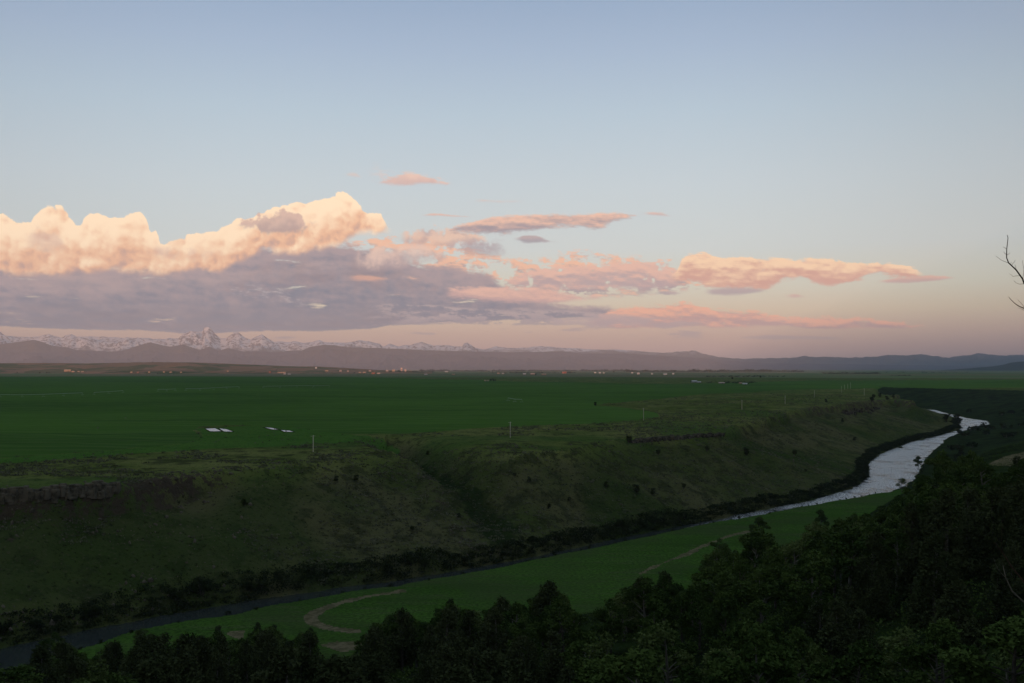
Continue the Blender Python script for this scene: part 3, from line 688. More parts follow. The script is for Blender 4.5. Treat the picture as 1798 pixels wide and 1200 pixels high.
#STAGE3
# ------------------------------------------------------------------ plants
def plain(name, a, b_, scale=0.5, rough=1.0, spec=0.0, tr=0.0):
    def fn(gg, b):
        p = wpos(gg); ob = gg.new('ShaderNodeObjectInfo').outputs['Random']
        n = gg.noise(p, scale, 4, 0.65)
        n = gg.add(n, gg.mul(gg.sub(ob, 0.5), 0.25))
        gg.put(b.inputs['Base Color'], gg.mix(gg.smooth(n, 0.35, 0.65), a, b_))
    return material(name, fn, rough, spec)
M_LEAF = plain('leaves', (0.034, 0.060, 0.016), (0.070, 0.108, 0.028), 0.6)
M_LEAF2 = plain('pale_leaves', (0.060, 0.088, 0.026), (0.110, 0.145, 0.048), 0.8)
M_JUN = plain('juniper_needles', (0.034, 0.046, 0.019), (0.060, 0.074, 0.032), 0.7)
M_BARK = plain('bark', (0.06, 0.052, 0.042), (0.13, 0.12, 0.10), 2.0)
M_PALEBARK = plain('pale_bark', (0.10, 0.095, 0.075), (0.17, 0.16, 0.13), 2.0)
M_DEAD = plain('bare_twigs', (0.035, 0.024, 0.018), (0.065, 0.045, 0.034), 3.0)
M_SAGE = plain('sage_leaves', (0.075, 0.082, 0.050), (0.155, 0.155, 0.105), 0.12)
M_WILLOW = plain('willow_leaves', (0.020, 0.030, 0.012), (0.044, 0.058, 0.022), 0.15)
M_STONE = plain('basalt', (0.045, 0.042, 0.032), (0.14, 0.122, 0.092), 0.4)

class TB:                                     # tapered tubes
    def __init__(s): s.v = []; s.f = []
    def tube(s, pts, rad, n=6):
        pts = [Vector(p) for p in pts]; base = len(s.v)
        for i, p in enumerate(pts):
            d = (pts[min(i + 1, len(pts) - 1)] - pts[max(i - 1, 0)]).normalized()
            u = d.cross(Vector((0.3, 0.9, 0.1))).normalized(); w = d.cross(u)
            for k in range(n):
                a = 2 * math.pi * k / n
                s.v.append(tuple(p + (u * math.cos(a) + w * math.sin(a)) * rad[i]))
        for i in range(len(pts) - 1):
            for k in range(n):
                a = base + i * n + k; b_ = base + i * n + (k + 1) % n
                s.f.append((a, b_, b_ + n, a + n))
        s.v.append(tuple(pts[-1])); t = len(s.v) - 1; l = base + (len(pts) - 1) * n
        for k in range(n): s.f.append((l + k, l + (k + 1) % n, t))
    def box(s, cx, cy, cz, sx_, sy_, sz_, rz=0.0):
        b0 = len(s.v); ca, sa = math.cos(rz), math.sin(rz)
        for dz_ in (-.5, .5):
            for ax, ay in ((-.5, -.5), (.5, -.5), (.5, .5), (-.5, .5)):
                x_, y_ = ax * sx_, ay * sy_
                s.v.append((cx + x_ * ca - y_ * sa, cy + x_ * sa + y_ * ca, cz + dz_ * sz_))
        for f_ in ((3, 2, 1, 0), (4, 5, 6, 7), (0, 1, 5, 4), (1, 2, 6, 5), (2, 3, 7, 6), (3, 0, 4, 7)):
            s.f.append(tuple(b0 + i for i in f_))
    def make(s, name, mat, parent=None, smooth=False):
        me = bpy.data.meshes.new(name); me.from_pydata(s.v, [], s.f); me.materials.append(mat)
        if smooth: me.polygons.foreach_set('use_smooth', np.ones(len(me.polygons), bool))
        o = bpy.data.objects.new(name, me); COL.objects.link(o)
        if parent: o.parent = parent
        return o
def leaf_cloud(C, size, seed, squash=1.0):
    """small leaf-sprig triangles at the points C"""
    r_ = np.random.default_rng(seed); n = len(C)
    a = r_.normal(size=(n, 3)); a /= np.linalg.norm(a, axis=1)[:, None]
    b = r_.normal(size=(n, 3)); b = np.cross(a, b); b /= np.linalg.norm(b, axis=1)[:, None]
    sz = size * r_.uniform(0.6, 1.5, (n, 1))
    V_ = np.stack([C + a * sz, C - a * sz * 0.5 + b * sz * 0.6, C - a * sz * 0.5 - b * sz * 0.7], 1).reshape(-1, 3)
    return V_, np.arange(n * 3).reshape(-1, 3)
def crown_points(lobes, n, r_, fill=0.55):
    w = np.array([l[3] ** 2 for l in lobes]); w /= w.sum()
    pts = []
    for l, k in zip(lobes, (w * n).astype(int)):
        d = r_.normal(size=(k, 3)); d /= np.linalg.norm(d, axis=1)[:, None]
        rad = l[3] * r_.uniform(fill, 1.0, (k, 1)) ** 0.8
        rad *= 1 + 0.35 * np.sin(d[:, :1] * 7 + l[0] * 3) * np.cos(d[:, 2:] * 6 + l[1])
        pts.append(np.array(l[:3]) + d * rad * np.array([1, 1, l[4]]))
    return np.concatenate(pts)
def empty(name, loc=(0, 0, 0), rz=0):
    o = bpy.data.objects.new(name, None); COL.objects.link(o); o.location = loc; o.rotation_euler = (0, 0, rz); o.empty_display_size = 0.5
    return o
def copy_tree(o):
    c_ = o.copy(); COL.objects.link(c_)
    for ch in o.children:
        d = ch.copy(); COL.objects.link(d); d.parent = c_
        for e_ in ch.children:
            f_ = e_.copy(); COL.objects.link(f_); f_.parent = d
    return c_
def make_leafy(seed, n=4800, size=0.17, mat=None, pale=False, name='leafy_tree'):
    """10 m tree"""
    r_ = np.random.default_rng(seed); root = empty(name)
    t = TB(); lean = r_.normal(0, 0.35, 2)
    top = 8.6
    path = [(lean[0] * k * k + 0.15 * math.sin(5 * k + seed), lean[1] * k * k, top * k) for k in np.linspace(0, 1, 8)]
    path[0] = (path[0][0], path[0][1], -1.2)
    t.tube(path, [0.22 * (1 - 0.85 * k) for k in np.linspace(0, 1, 8)])
    lobes = []
    for i in range(15):
        k = r_.uniform(0.22, 0.97); a = r_.uniform(0, 6.28); ln = (0.5 + 2.2 * math.sin(math.pi * min(1, k * 1.05)) ** 0.8) * r_.uniform(0.55, 1.1)
        b0 = (lean[0] * k * k, lean[1] * k * k, top * k)
        e_ = (b0[0] + math.cos(a) * ln, b0[1] + math.sin(a) * ln, b0[2] + ln * r_.uniform(0.35, 0.8))
        mid = tuple((b0[j] + e_[j]) / 2 + (0.12 if j == 2 else 0) for j in range(3))
        t.tube([b0, mid, e_], [0.07, 0.045, 0.015], 5)
        lobes.append((e_[0], e_[1], e_[2], r_.uniform(0.55, 1.25), r_.uniform(0.6, 0.9)))
    lobes.append((lean[0], lean[1], top + 0.3, 0.8, 1.2))
    t.make('trunk', M_PALEBARK if pale else M_BARK, root, True)
    C = crown_points(lobes, n, r_)
    v, f_ = leaf_cloud(C, size, seed)
    mesh_from('crown', v, f_, mat or M_LEAF, None, False, 3, root)
    return root
def make_juniper(seed, n=5200, size=0.17):
    r_ = np.random.default_rng(seed); root = empty('juniper_tree')
    t = TB(); t.tube([(0, 0, -1.2), (0.1, 0.05, 2), (0, 0.1, 5.5), (0.05, 0, 8.6)], [0.26, 0.2, 0.12, 0.03])
    lobes = []
    for i in range(20):
        k = (i + 0.5) / 20; a = r_.uniform(0, 6.28)
        w = (1 - k) ** 0.5 * 2.7 * r_.uniform(0.5, 1.0)
        e_ = (math.cos(a) * w * 0.75, math.sin(a) * w * 0.75, 0.7 + 8.3 * k)
        t.tube([(0, 0, max(0, e_[2] - 0.8)), e_], [0.06, 0.02], 4)
        lobes.append((*e_, 0.7 + 0.8 * (1 - k) * r_.uniform(0.7, 1.2), 1.2))
    lobes.append((0, 0, 8.9, 0.6, 1.3))
    t.make('trunk', M_BARK, root, True)
    C = crown_points(lobes, n, r_, 0.45)
    v, f_ = leaf_cloud(C, size, seed)
    mesh_from('crown', v, f_, M_JUN, None, False, 3, root)
    return root
def make_bush(seed, mat, name, n=900, size=0.13, w=1.0, h_=1.0):
    """2 m bush"""
    r_ = np.random.default_rng(seed); root = empty(name)
    t = TB(); lobes = []
    for i in range(9):
        a = r_.uniform(0, 6.28); d = r_.uniform(0.1, 0.85) * w; z_ = r_.uniform(0.45, 1.5) * h_
        t.tube([(0, 0, -0.4), (math.cos(a) * d * 0.5, math.sin(a) * d * 0.5, z_ * 0.6), (math.cos(a) * d, math.sin(a) * d, z_)], [0.05, 0.035, 0.01], 4)
        lobes.append((math.cos(a) * d, math.sin(a) * d, z_, r_.uniform(0.3, 0.55), 0.9))
    t.make('stem', M_BARK, root, True)
    C = crown_points(lobes, n, r_, 0.3); C[:, 2] = np.maximum(C[:, 2], -0.1)
    v, f_ = leaf_cloud(C, size, seed)
    mesh_from('foliage', v, f_, mat, None, False, 3, root)
    return root
class Kind:
    def __init__(s, protos): s.p = protos; s.used = set()
    def place(s, loc, size, rz=None, i=None, sxy=1.0):
        i = random.randrange(len(s.p)) if i is None else i % len(s.p)
        if i in s.used: o = copy_tree(s.p[i])
        else: o = s.p[i]; s.used.add(i)
        o.location = loc; o.rotation_euler = (0, 0, random.uniform(0, 6.28) if rz is None else rz); o.scale = (size * sxy, size * sxy, size)
        return o
    def finish(s):
        for i, o in enumerate(s.p):
            if i not in s.used:
                for ch in list(o.children): bpy.data.objects.remove(ch)
                bpy.data.objects.remove(o)
LEAFY = Kind([make_leafy(1000 + i, pale=(i % 2 == 0)) for i in range(5)])
PALEL = Kind([make_leafy(1100 + i, n=3000, mat=M_LEAF2, pale=True) for i in range(2)])
JUNI = Kind([make_juniper(1200 + i) for i in range(4)])
WILLOW = Kind([make_bush(1300 + i, M_WILLOW, 'willow_bush', w=1.5) for i in range(3)])
DJUN = Kind([make_bush(1400 + i, M_JUN, 'juniper_bush', n=1100, w=0.75, h_=1.35) for i in range(3)])

# where a treetop of given height stands on a line of sight
def stand(px, py, ht, y0=135):
    ux, uz = (px - HX) / F, (HY - py) / F
    Yv = np.arange(y0, 900, 1.0); d = CZ + uz * Yv - hfun(ux * Yv, Yv)
    k = np.argmax(d <= ht)
    if d[k] > ht: return None
    return ux * Yv[k], Yv[k], hz(ux * Yv[k], Yv[k]), max(d[k], 3.0)
SPECIAL = [(1583, 838, 9, 'P', 'pale leafy treetop standing against the bright river bend'), (1612, 800, 11, 'L', 'tall leafy tree at the edge of the bright river, its twigs over the water'),
  (1655, 789, 12, 'L', 'tallest dark tree crown of the wood, just below the upper river'), (1705, 790, 11, 'L', 'broad dark crown beside the bare dirt scar on the right slope'),
  (1786, 797, 11, 'J', 'dark pointed tree in front of the dirt scar at the right edge'), (1745, 835, 10, 'L', 'leafy tree between the dirt scar and the river wood'),
  (1332, 905, 11, 'L', 'tall leafy tree rising over the right end of the meadow track'), (1262, 944, 10, 'L', 'leafy tree whose top touches the narrow dirt track on the meadow'),
  (1442, 893, 11, 'L', 'leafy tree at the foot of the wood just below the narrow river'), (1500, 900, 10, 'L', 'dark leafy tree standing where the meadow meets the wood on the right'),
  (965, 1013, 11, 'J', 'tall dark pointed juniper in the middle of the meadow edge'), (880, 1042, 10, 'J', 'dark slim juniper left of the tallest pointed one'),
  (793, 1048, 10, 'J', 'dark juniper rising over the near edge of the meadow, left of centre'), (705, 1062, 12, 'J', 'broad dark juniper to the right of the curved dirt track'),
  (655, 1095, 10, 'J', 'dark juniper beside the small dirt patch by the curved track'), (825, 1066, 9, 'J', 'small juniper between two taller ones on the meadow edge'),
  (1165, 998, 12, 'J', 'wide dark juniper right of centre against the green meadow'), (1125, 1008, 10, 'J', 'dark juniper leaning on the left side of a wide one'),
  (97, 1108, 9, 'L', 'round dark tree at the bottom left in front of the dim river'), (385, 1095, 8, 'J', 'pointed dark juniper in front of the small dirt patch on the left'),
  (452, 1090, 8, 'J', 'first of two pointed junipers left of the curved track'), (482, 1094, 8, 'J', 'second of two pointed junipers left of the curved track'),
  (545, 1100, 8, 'J', 'dark juniper just below the bend of the curved track'), (250, 1102, 7, 'P', 'pale green shrubby tree at the lower left river bank'),
  (1690, 860, 9, 'P', 'pale leafed tree inside the dark wood under the dirt scar')]
placed = []
for px, py, ht, kd, lab in SPECIAL:
    s_ = stand(px, py, ht * 0.97)
    if s_ is None: print('no stand', px, py); continue
    kd_ = {'L': LEAFY, 'J': JUNI, 'P': PALEL}[kd]
    ht = min(ht, s_[3]); o = kd_.place((s_[0], s_[1], s_[2] - 0.1), ht / 10.0, sxy=1.2)
    tag(o, lab, 'tree', 'trees on the near hillside'); placed.append((s_[0], s_[1], 3.0))
SKYL = np.array([(-200, 1130), (-50, 1150), (0, 1178), (55, 1182), (62, 1125), (80, 1112), (120, 1112), (135, 1150), (165, 1165), (180, 1125), (250, 1108), (330, 1105), (370, 1116), (385, 1100), (396, 1128), (430, 1128),
  (436, 1108), (480, 1098), (505, 1110), (545, 1104), (570, 1145), (640, 1145), (646, 1105), (700, 1068), (740, 1090), (760, 1092), (790, 1056), (830, 1070), (850, 1085), (880, 1050), (930, 1062), (965, 1020), (1000, 1065),
  (1020, 1075), (1080, 1045), (1130, 1015), (1165, 1006), (1190, 1040), (1245, 1008), (1262, 955), (1278, 952), (1300, 975), (1320, 925), (1345, 915), (1365, 960), (1420, 940), (1440, 903), (1480, 898), (1510, 908),
  (1540, 880), (1560, 862), (1592, 852), (1608, 868), (1618, 815), (1650, 796), (1700, 798), (1735, 808), (1745, 850), (1772, 850), (1784, 808), (1900, 780)], float)
cand = []
yv, xv = np.mgrid[46:700:7.4, -260:420:7.4]
xv = xv + rng.uniform(-2.6, 2.6, xv.shape); yv = yv + rng.uniform(-2.6, 2.6, yv.shape)
xv, yv = xv.ravel(), yv.ravel()
hv, _, cv_ = hfun(xv, yv, True)
dft = dist_line(xv, yv, FOOT)
for x_, y_, z_, c_, df in zip(xv, yv, hv, cv_, dft):
    if c_ != 5 or df < 3: continue
    px = HX + F * x_ / y_
    if px < -90 or px > 1900: continue
    ht = random.uniform(6.5, 11.5)
    if y_ < 110: ht *= 0.7
    lim = np.interp(px, SKYL[:, 0], SKYL[:, 1]); lim2 = max(lim, np.interp(px - 300 / y_ * 5, SKYL[:, 0], SKYL[:, 1]) - 25, np.interp(px + 300 / y_ * 5, SKYL[:, 0], SKYL[:, 1]) - 25)
    zmax = CZ - (lim2 - HY) / F * y_
    ht = min(ht, zmax - z_)
    if ht < 3.4: continue
    top = HY + (CZ - z_ - ht) / y_ * F
    if top > 1215: continue
    if min(((x_ - a) ** 2 + (y_ - b) ** 2 for a, b, _ in placed), default=99) < 9: continue
    cand.append((y_, x_, z_, ht, px, top))
cand.sort(key=lambda t_: -t_[3] / t_[0])
print('tree candidates', len(cand)); import sys; sys.stderr.write('CAND %d\n' % len(cand))
for y_, x_, z_, ht, px, top in cand[:425]:
    nz = float(fbm(np.array([x_]), np.array([y_]), 60, 2, 777)[0])
    jun = nz > 0.14 or (px < 1000 and nz > 0.04)
    kd_ = JUNI if jun else (PALEL if random.random() < 0.16 else LEAFY)
    o = kd_.place((x_, y_, z_ - 0.1), ht / 10.0, sxy=random.uniform(1.0, 1.35) * (1.25 if ht < 6 else 1))
    where = 'at the bottom right of the photo' if px > 1250 else ('at the bottom centre of the photo' if px > 640 else 'at the bottom left of the photo')
    what = 'dark pointed juniper' if jun else ('pale leafed tree' if kd_ is PALEL else 'dark leafy tree')
    tag(o, what + ' within the thick wood ' + where, 'tree', {'d': 'junipers', 'p': 'pale trees', }.get('d' if jun else ('p' if kd_ is PALEL else 'x'), 'leafy trees') + ' in the wood ' + where)
    placed.append((x_, y_, 3))
# low undergrowth between the trees: uncountable
r_ = np.random.default_rng(5)
n = 60000
yy = 42 + 560 * r_.random(n) ** 1.6; xx = yy * r_.uniform(-0.55, 0.6, n)
hv, _, cv_ = hfun(xx, yy, True); df = dist_line(xx, yy, FOOT)
ok = (cv_ == 5) & (fbm(xx, yy, 9, 3, 81) > -0.06)
C = np.stack([xx, yy, hv], -1)[ok]
C = np.repeat(C, 5, 0) + r_.normal(0, 0.45, (len(C) * 5, 3)) * [1, 1, 0.6] + [0, 0, 0.5]
v, f_ = leaf_cloud(C, 0.17, 9)
tag(mesh_from('undergrowth', v, f_, M_LEAF, None, False, 3), 'low dark undergrowth filling the ground between the hillside trees', 'undergrowth', None, 'stuff')

# sagebrush on the far slope and plateau edge
n = 60000
yy = np.exp(r_.uniform(math.log(230), math.log(1500), n)); xx = yy * r_.uniform(-0.56, 0.56, n)
hv, rk, cv_ = hfun(xx, yy, True)
inf = inside(xx, yy, FIELD_A); mg = inside(xx, yy, MARGIN)
ok = (cv_ == 0) & ~inf & ~(mg & (r_.random(n) > 0.05)) & (hv > 0.6) & (fbm(xx, yy, 26, 3, 83) + 0.9 * fbm(xx, yy, 140, 2, 84) > -0.05)
C = np.stack([xx, yy, hv], -1)[ok]; big_ = r_.uniform(0.5, 1.15, (len(C), 1)); print('sage', len(C))
m_ = 9
Cr = np.repeat(C, m_, 0); br = np.repeat(big_, m_, 0)
off = r_.normal(0, 1, (len(Cr), 3)) * [0.55, 0.55, 0.28] * br; off[:, 2] = np.abs(off[:, 2]) + 0.15
v, f_ = leaf_cloud(Cr + off, 0.32, 10)
tag(mesh_from('sagebrush', v, f_, M_SAGE, None, False, 3), 'grey green sagebrush scattered over the slope and plateau edge', 'sagebrush', None, 'stuff')
# scree of basalt blocks
n = 60000
yy = np.exp(r_.uniform(math.log(240), math.log(1300), n)); xx = yy * r_.uniform(-0.56, 0.45, n)
hv, rk, cv_ = hfun(xx, yy, True); dR = dist_line(xx, yy, RIM)
dens = 0.05 + 0.9 * (rk > 0.30) + 0.5 * sst(-xx, 70, 130) * (dR < 90) + 0.25 * sst(xx, 60, 200) * (dR < 60)
ok = (cv_ == 0) & (hv > 1.0) & (hv < 33.0) & (r_.random(n) < dens) & (fbm(xx, yy, 22, 3, 85) > 0.0 - 0.15 * (rk > 0.3))
C = np.stack([xx, yy, hv], -1)[ok]; print('scree', len(C))
ico = bmesh.new(); bmesh.ops.create_icosphere(ico, subdivisions=1, radius=1.0); iv = np.array([v_.co[:] for v_ in ico.verts]); fi = np.array([[v_.index for v_ in f2.verts] for f2 in ico.faces]); ico.free()
sc_ = 0.22 + 0.65 * r_.random((len(C), 1, 1)) ** 4
vv = iv[None] * r_.uniform(0.6, 1.25, (len(C), len(iv), 1)) * sc_ * r_.uniform(0.6, 1.3, (len(C), 1, 3)) + C[:, None]
ff = fi[None] + np.arange(len(C))[:, None, None] * len(iv)
tag(mesh_from('scree', vv.reshape(-1, 3), ff.reshape(-1, 3), M_STONE, None, False, 3), 'grey brown basalt rubble strewn below the canyon rim', 'scree', None, 'stuff')

# cliff band: blocky basalt columns under the rim on the left
def cliff(name, a, b_, label, n, zt, hgt, seed):
    r2 = np.random.default_rng(seed); t = TB()
    for i in range(n):
        k = (i + r2.uniform(-.3, .3)) / n
        px = a[0] + (b_[0] - a[0]) * k; py = a[1] + (b_[1] - a[1]) * k
        x_, y_, z_ = hit(px, py + r2.uniform(-4, 4) * (1 if n < 180 else 0.5))
        w = r2.uniform(0.9, 2.4); hh = hgt * r2.uniform(0.3, 1.15) * (0.5 + float(vnoise(np.array([k * n / 5.0]), np.array([0.5]), seed)[0]))
        t.box(x_, y_ + 1.0, z_ + hh * 0.10, w, r2.uniform(2, 4), hh, r2.uniform(-1.5, 1.5))
    o = t.make(name, M_STONE)
    bv = o.modifiers.new('bevel', 'BEVEL'); bv.width = 0.25; bv.segments = 1
    return tag(o, label, 'rock outcrop', None)
cliff('rock_outcrop', (-30, 886), (205, 866), 'dark basalt cliff band under the canyon rim at the left edge', 170, 34, 3.6, 1)
cliff('rock_outcrop', (1480, 728), (1545, 722), 'lit rusty rock face near the right end of the promontory rim', 26, 34, 7.0, 2)
cliff('rock_outcrop', (1105, 778), (1270, 764), 'broken rock band along the middle of the far canyon rim', 200, 34, 2.2, 3)

# dark shrubs one can tell apart on the far slope
SHR = [(1103, 779, 9, 'dark round juniper bush at the left end of the rim rocks'), (1157, 800, 7, 'small dark bush below the rim, right of the round one'), (1241, 794, 7, 'dark bush below the middle of the rim'),
  (1310, 800, 9, 'upright dark bush alone on the green slope'), (1394, 801, 7, 'dark bush alone on the slope towards the river bend'), (1065, 857, 8, 'left bush of three on the middle slope'),
  (1118, 866, 11, 'largest dark bush in the middle of the slope'), (1147, 870, 9, 'dark bush touching the largest one on the right'), (903, 839, 6, 'small dark bush on the slope right of the gully'),
  (928, 847, 6, 'second small bush right of the gully'), (1000, 882, 6, 'small bush low on the slope under the middle poles'), (1200, 860, 7, 'dark bush on the slope beneath the rim bushes'),
  (1415, 829, 4, 'tiny bush above the narrow river'), (430, 890, 9, 'broad dark bush on the slope below the nearest pole'), (590, 846, 7, 'dark bush on the left promontory slope'),
  (625, 845, 8, 'taller dark bush on the left promontory slope'), (965, 893, 5, 'little bush on the lower slope at mid photo'), (725, 935, 7, 'bush at the lower end of the gully'),
  (805, 910, 6, 'bush inside the gully bottom'), (750, 800, 6, 'dark bush at the head of the gully'), (1100, 938, 11, 'dark bush by the river bank under the largest slope bush'),
  (1195, 920, 9, 'dark bush at the bank right of centre'), (1530, 707, 6, 'leftmost bush on the promontory top'), (1533, 700, 5, 'second bush on the promontory top'), (1545, 698, 5, 'third bush on the promontory top'),
  (1558, 703, 5, 'fourth bush on the promontory top'), (1568, 700, 5, 'rightmost bush on the promontory top'), (1450, 707, 4, 'tiny bush at the rim left of the promontory'), (1045, 713, 5, 'lone dark shrub at the pointed end of the field'),
  (1683, 744, 12, 'dark bushy spit where the river bends away'), (1662, 741, 9, 'dark bush behind the river spit'), (1480, 742, 5, 'small bush on the steep rocky slope of the promontory'), (1500, 775, 5, 'bush halfway down the promontory slope')]
for px, py, hpx, lab in SHR:
    x_, y_, z_ = hit(px, py)
    o = DJUN.place((x_, y_, z_ - 0.1), 1.35 * hpx * y_ / F / 2.0, sxy=1.15)
    tag(o, lab, 'bush', 'dark bushes on the far side of the canyon')
# willows lining the far bank
bl = resample(BANK_FAR[2:24], 330); k = 0
for i, (x_, y_) in enumerate(bl):
    if y_ < 240 or random.random() < (0.55 if y_ < 800 else 0.75): continue
    x2, y2 = x_ - random.uniform(0, 2), y_ + random.uniform(1.0, 6)
    s_ = random.uniform(0.9, 2.0) * (1.0 + 0.4 * (x_ < -20))
    z_ = hz(x2, y2)
    if z_ < 0.1: continue
    o = WILLOW.place((x2, y2, z_ - 0.15), s_)
    tag(o, 'dark willow bush in the row along the far river bank', 'bush', 'willows along the far river bank'); k += 1
print('willows', k)
# unbroken dark brush at the water's edge
bl = resample(BANK_FAR[1:24], 5200)[:4700]
tn = np.gradient(bl, axis=0); tn /= np.linalg.norm(tn, axis=1)[:, None]
q1 = bl + np.stack([-tn[:, 1], tn[:, 0]], -1) * r_.uniform(0, 1, (len(bl), 1)) ** 1.4 * np.where(bl[:, :1] > -20, 7.0, 9.0) - 0.8 * 0 - 0.6
zz = hfun(q1[:, 0], q1[:, 1]); hh_ = 0.5 + 4.6 * np.clip(fbm(q1[:, 0], q1[:, 1], 17, 4, 99) * 1.6 + 0.30, 0, 1) * np.where(q1[:, 0] > -20, 0.5, 0.85)
m_ = 34; Cr = np.repeat(np.c_[q1, zz], m_, 0); hr = np.repeat(hh_, m_)
off = np.stack([r_.normal(0, 0.9, len(Cr)), r_.normal(0, 0.9, len(Cr)), r_.random(len(Cr)) ** 0.7 * hr - 0.1], -1)
v, f_ = leaf_cloud(Cr + off, 0.34, 14)
tag(mesh_from('riverside_brush', v, f_, M_WILLOW, None, False, 3), 'unbroken dark brush along the foot of the far slope at the water', 'brush', None, 'stuff')
bl = resample(BANK_NEAR[2:17], 90); k = 0
for i, (x_, y_) in enumerate(bl):
    if random.random() < 0.25: continue
    x2, y2 = x_ + random.uniform(0, 2), y_ - random.uniform(0.3, 2.0)
    z_ = hz(x2, y2)
    o = WILLOW.place((x2, y2, max(z_, 0) - 0.1), random.uniform(0.3, 0.7))
    tag(o, 'low dark bush in the line along the meadow side of the river', 'bush', 'low bushes along the meadow bank'); k += 1
# trees of the right-hand bank beyond the wood
k = 0
for i in range(900):
    y_ = random.uniform(600, 1700); x_ = y_ * random.uniform(0.40, 0.56)
    h1, _, c1 = hfun(np.array([x_]), np.array([y_]), True)
    if c1[0] != 5: continue
    px = HX + F * x_ / y_
    ht = random.uniform(3, 7); top = HY + (CZ - h1[0] - ht) / y_ * F
    if float(fbm(np.array([x_]), np.array([y_]), 90, 2, 888)[0]) < -0.02: continue
    if px < 1640 + (y_ < 900) * 20 or top < 690 or (760 < top < 840 and px > 1720): continue
    o = WILLOW.place((x_, y_, h1[0] - 0.2), ht / 2.0, sxy=1.1); k += 1
    tag(o, 'dark shrubby tree on the shaded slope across the upper river', 'tree', 'shrubby trees on the right canyon side')
    if k > 60: break
print('right bank', k)

# the bare tree leaning into the right edge
BT = 14.0
def Q(px, py, d=0.0): return ((px - HX) / F * (BT + d), BT + d, CZ + (HY - py) / F * (BT + d))
root = empty('bare_tree', Q(1892, 1380)); inv = Vector(root.location)
def local(pts): return [tuple(Vector(Q(*p)) - inv) for p in pts]
t = TB(); t.tube(local([(1892, 1400), (1886, 1150), (1893, 900), (1880, 640), (1868, 420), (1875, 200)]), [0.13, 0.11, 0.09, 0.07, 0.045, 0.015], 8)
t.make('trunk', M_DEAD, root, True)
def limb(pts, r0, twigs, mat=M_DEAD):
    t = TB(); lp = local(pts); n_ = len(lp)
    t.tube(lp, [0.62 * r0 * (1 - 0.82 * i / (n_ - 1)) + 0.001 for i in range(n_)], 6)
    for tw in twigs:
        l2 = local(tw); t.tube(l2, [0.0032 - 0.0016 * i / (len(l2) - 1) for i in range(len(l2))], 5)
    t.make('limb', mat, root, True)
limb([(1880, 640), (1845, 566), (1820, 525), (1798, 497), (1795.5, 490), (1784, 474), (1771, 462), (1767.5, 453), (1767.7, 437.5), (1770, 418), (1768.5, 413)], 0.022,
     [[(1771, 462), (1764, 459.5), (1758, 457), (1748.5, 449.7)], [(1784, 474.5), (1783.6, 470), (1782, 464.5)], [(1775.5, 466.5), (1780, 461.5), (1783, 456.5)], [(1768, 438.5), (1764.5, 435.5), (1761, 433.7)],
      [(1767.3, 447.5), (1764, 445), (1762, 442)], [(1768, 448.5), (1771, 446.5), (1774, 444)], [(1789.7, 484.5), (1784, 484.7), (1779, 486), (1776, 483), (1772.5, 481)], [(1798.5, 498.5), (1790, 499.3), (1784, 497), (1780, 492.7)],
      [(1796, 491), (1797.8, 473), (1795, 457.5)], [(1772.5, 463.3), (1775, 462.5), (1776, 460)], [(1820, 525), (1822, 500), (1815, 470)]])
limb([(1882, 720), (1850, 600), (1820, 562), (1798, 541.5), (1790, 538.5), (1783, 534), (1776, 527.5), (1771, 521.7)], 0.016,
     [[(1800, 541.5), (1794, 534), (1787, 526.5)], [(1803, 547), (1797, 544.5), (1788.5, 541)], [(1820, 562), (1812, 540), (1806, 520)]])
limb([(1893, 1190), (1850, 1112), (1820, 1080), (1798, 1058), (1777, 1038), (1766, 1015), (1761, 993)], 0.03, [[(1766, 1015), (1752, 1000), (1744, 980)]], M_PALEBARK)
limb([(1890, 1130), (1840, 1075), (1798, 1022), (1776, 995), (1760, 970), (1746, 953)], 0.024, [[(1760, 970), (1758, 950), (1760, 925)]])
tag(root, 'bare dead tree reaching leafless twigs into the right edge', 'tree')

# ------------------------------------------------------------------ power line along the plateau edge
M_WOOD = plain('weathered_pole', (0.42, 0.38, 0.30), (0.56, 0.52, 0.43), 1.0)
M_CER = plain('insulator_glass', (0.30, 0.30, 0.28), (0.40, 0.40, 0.38), 1.0)
POLES = [(550, 794, 764.5, 'nearest tall pole, standing before the white ponds'), (896, 769, 741, 'pole with a short crossarm at the middle of the photo'), (1130, 738.5, 717, 'pole at the rounded tip of the green field'),
  (1302.7, 719.5, 703, 'pole on the open grass right of the field tip'), (1378.5, 709.5, 694.8, 'pole by the shallow dip at the canyon rim'), (1430, 698.3, 686, 'pole halfway along the far plateau edge'),
  (1517.5, 694.6, 682.2, 'pole at the end of the plateau above the promontory bushes'), (1477.5, 690, 678.2, 'leftmost pole of the far cluster'), (1483, 684.5, 676, 'short far pole, second in the far cluster'),
  (1488.5, 683.2, 674.8, 'far pole, third in the far cluster'), (1493.5, 683.0, 672.2, 'tallest pole of the far cluster')]
proto = None
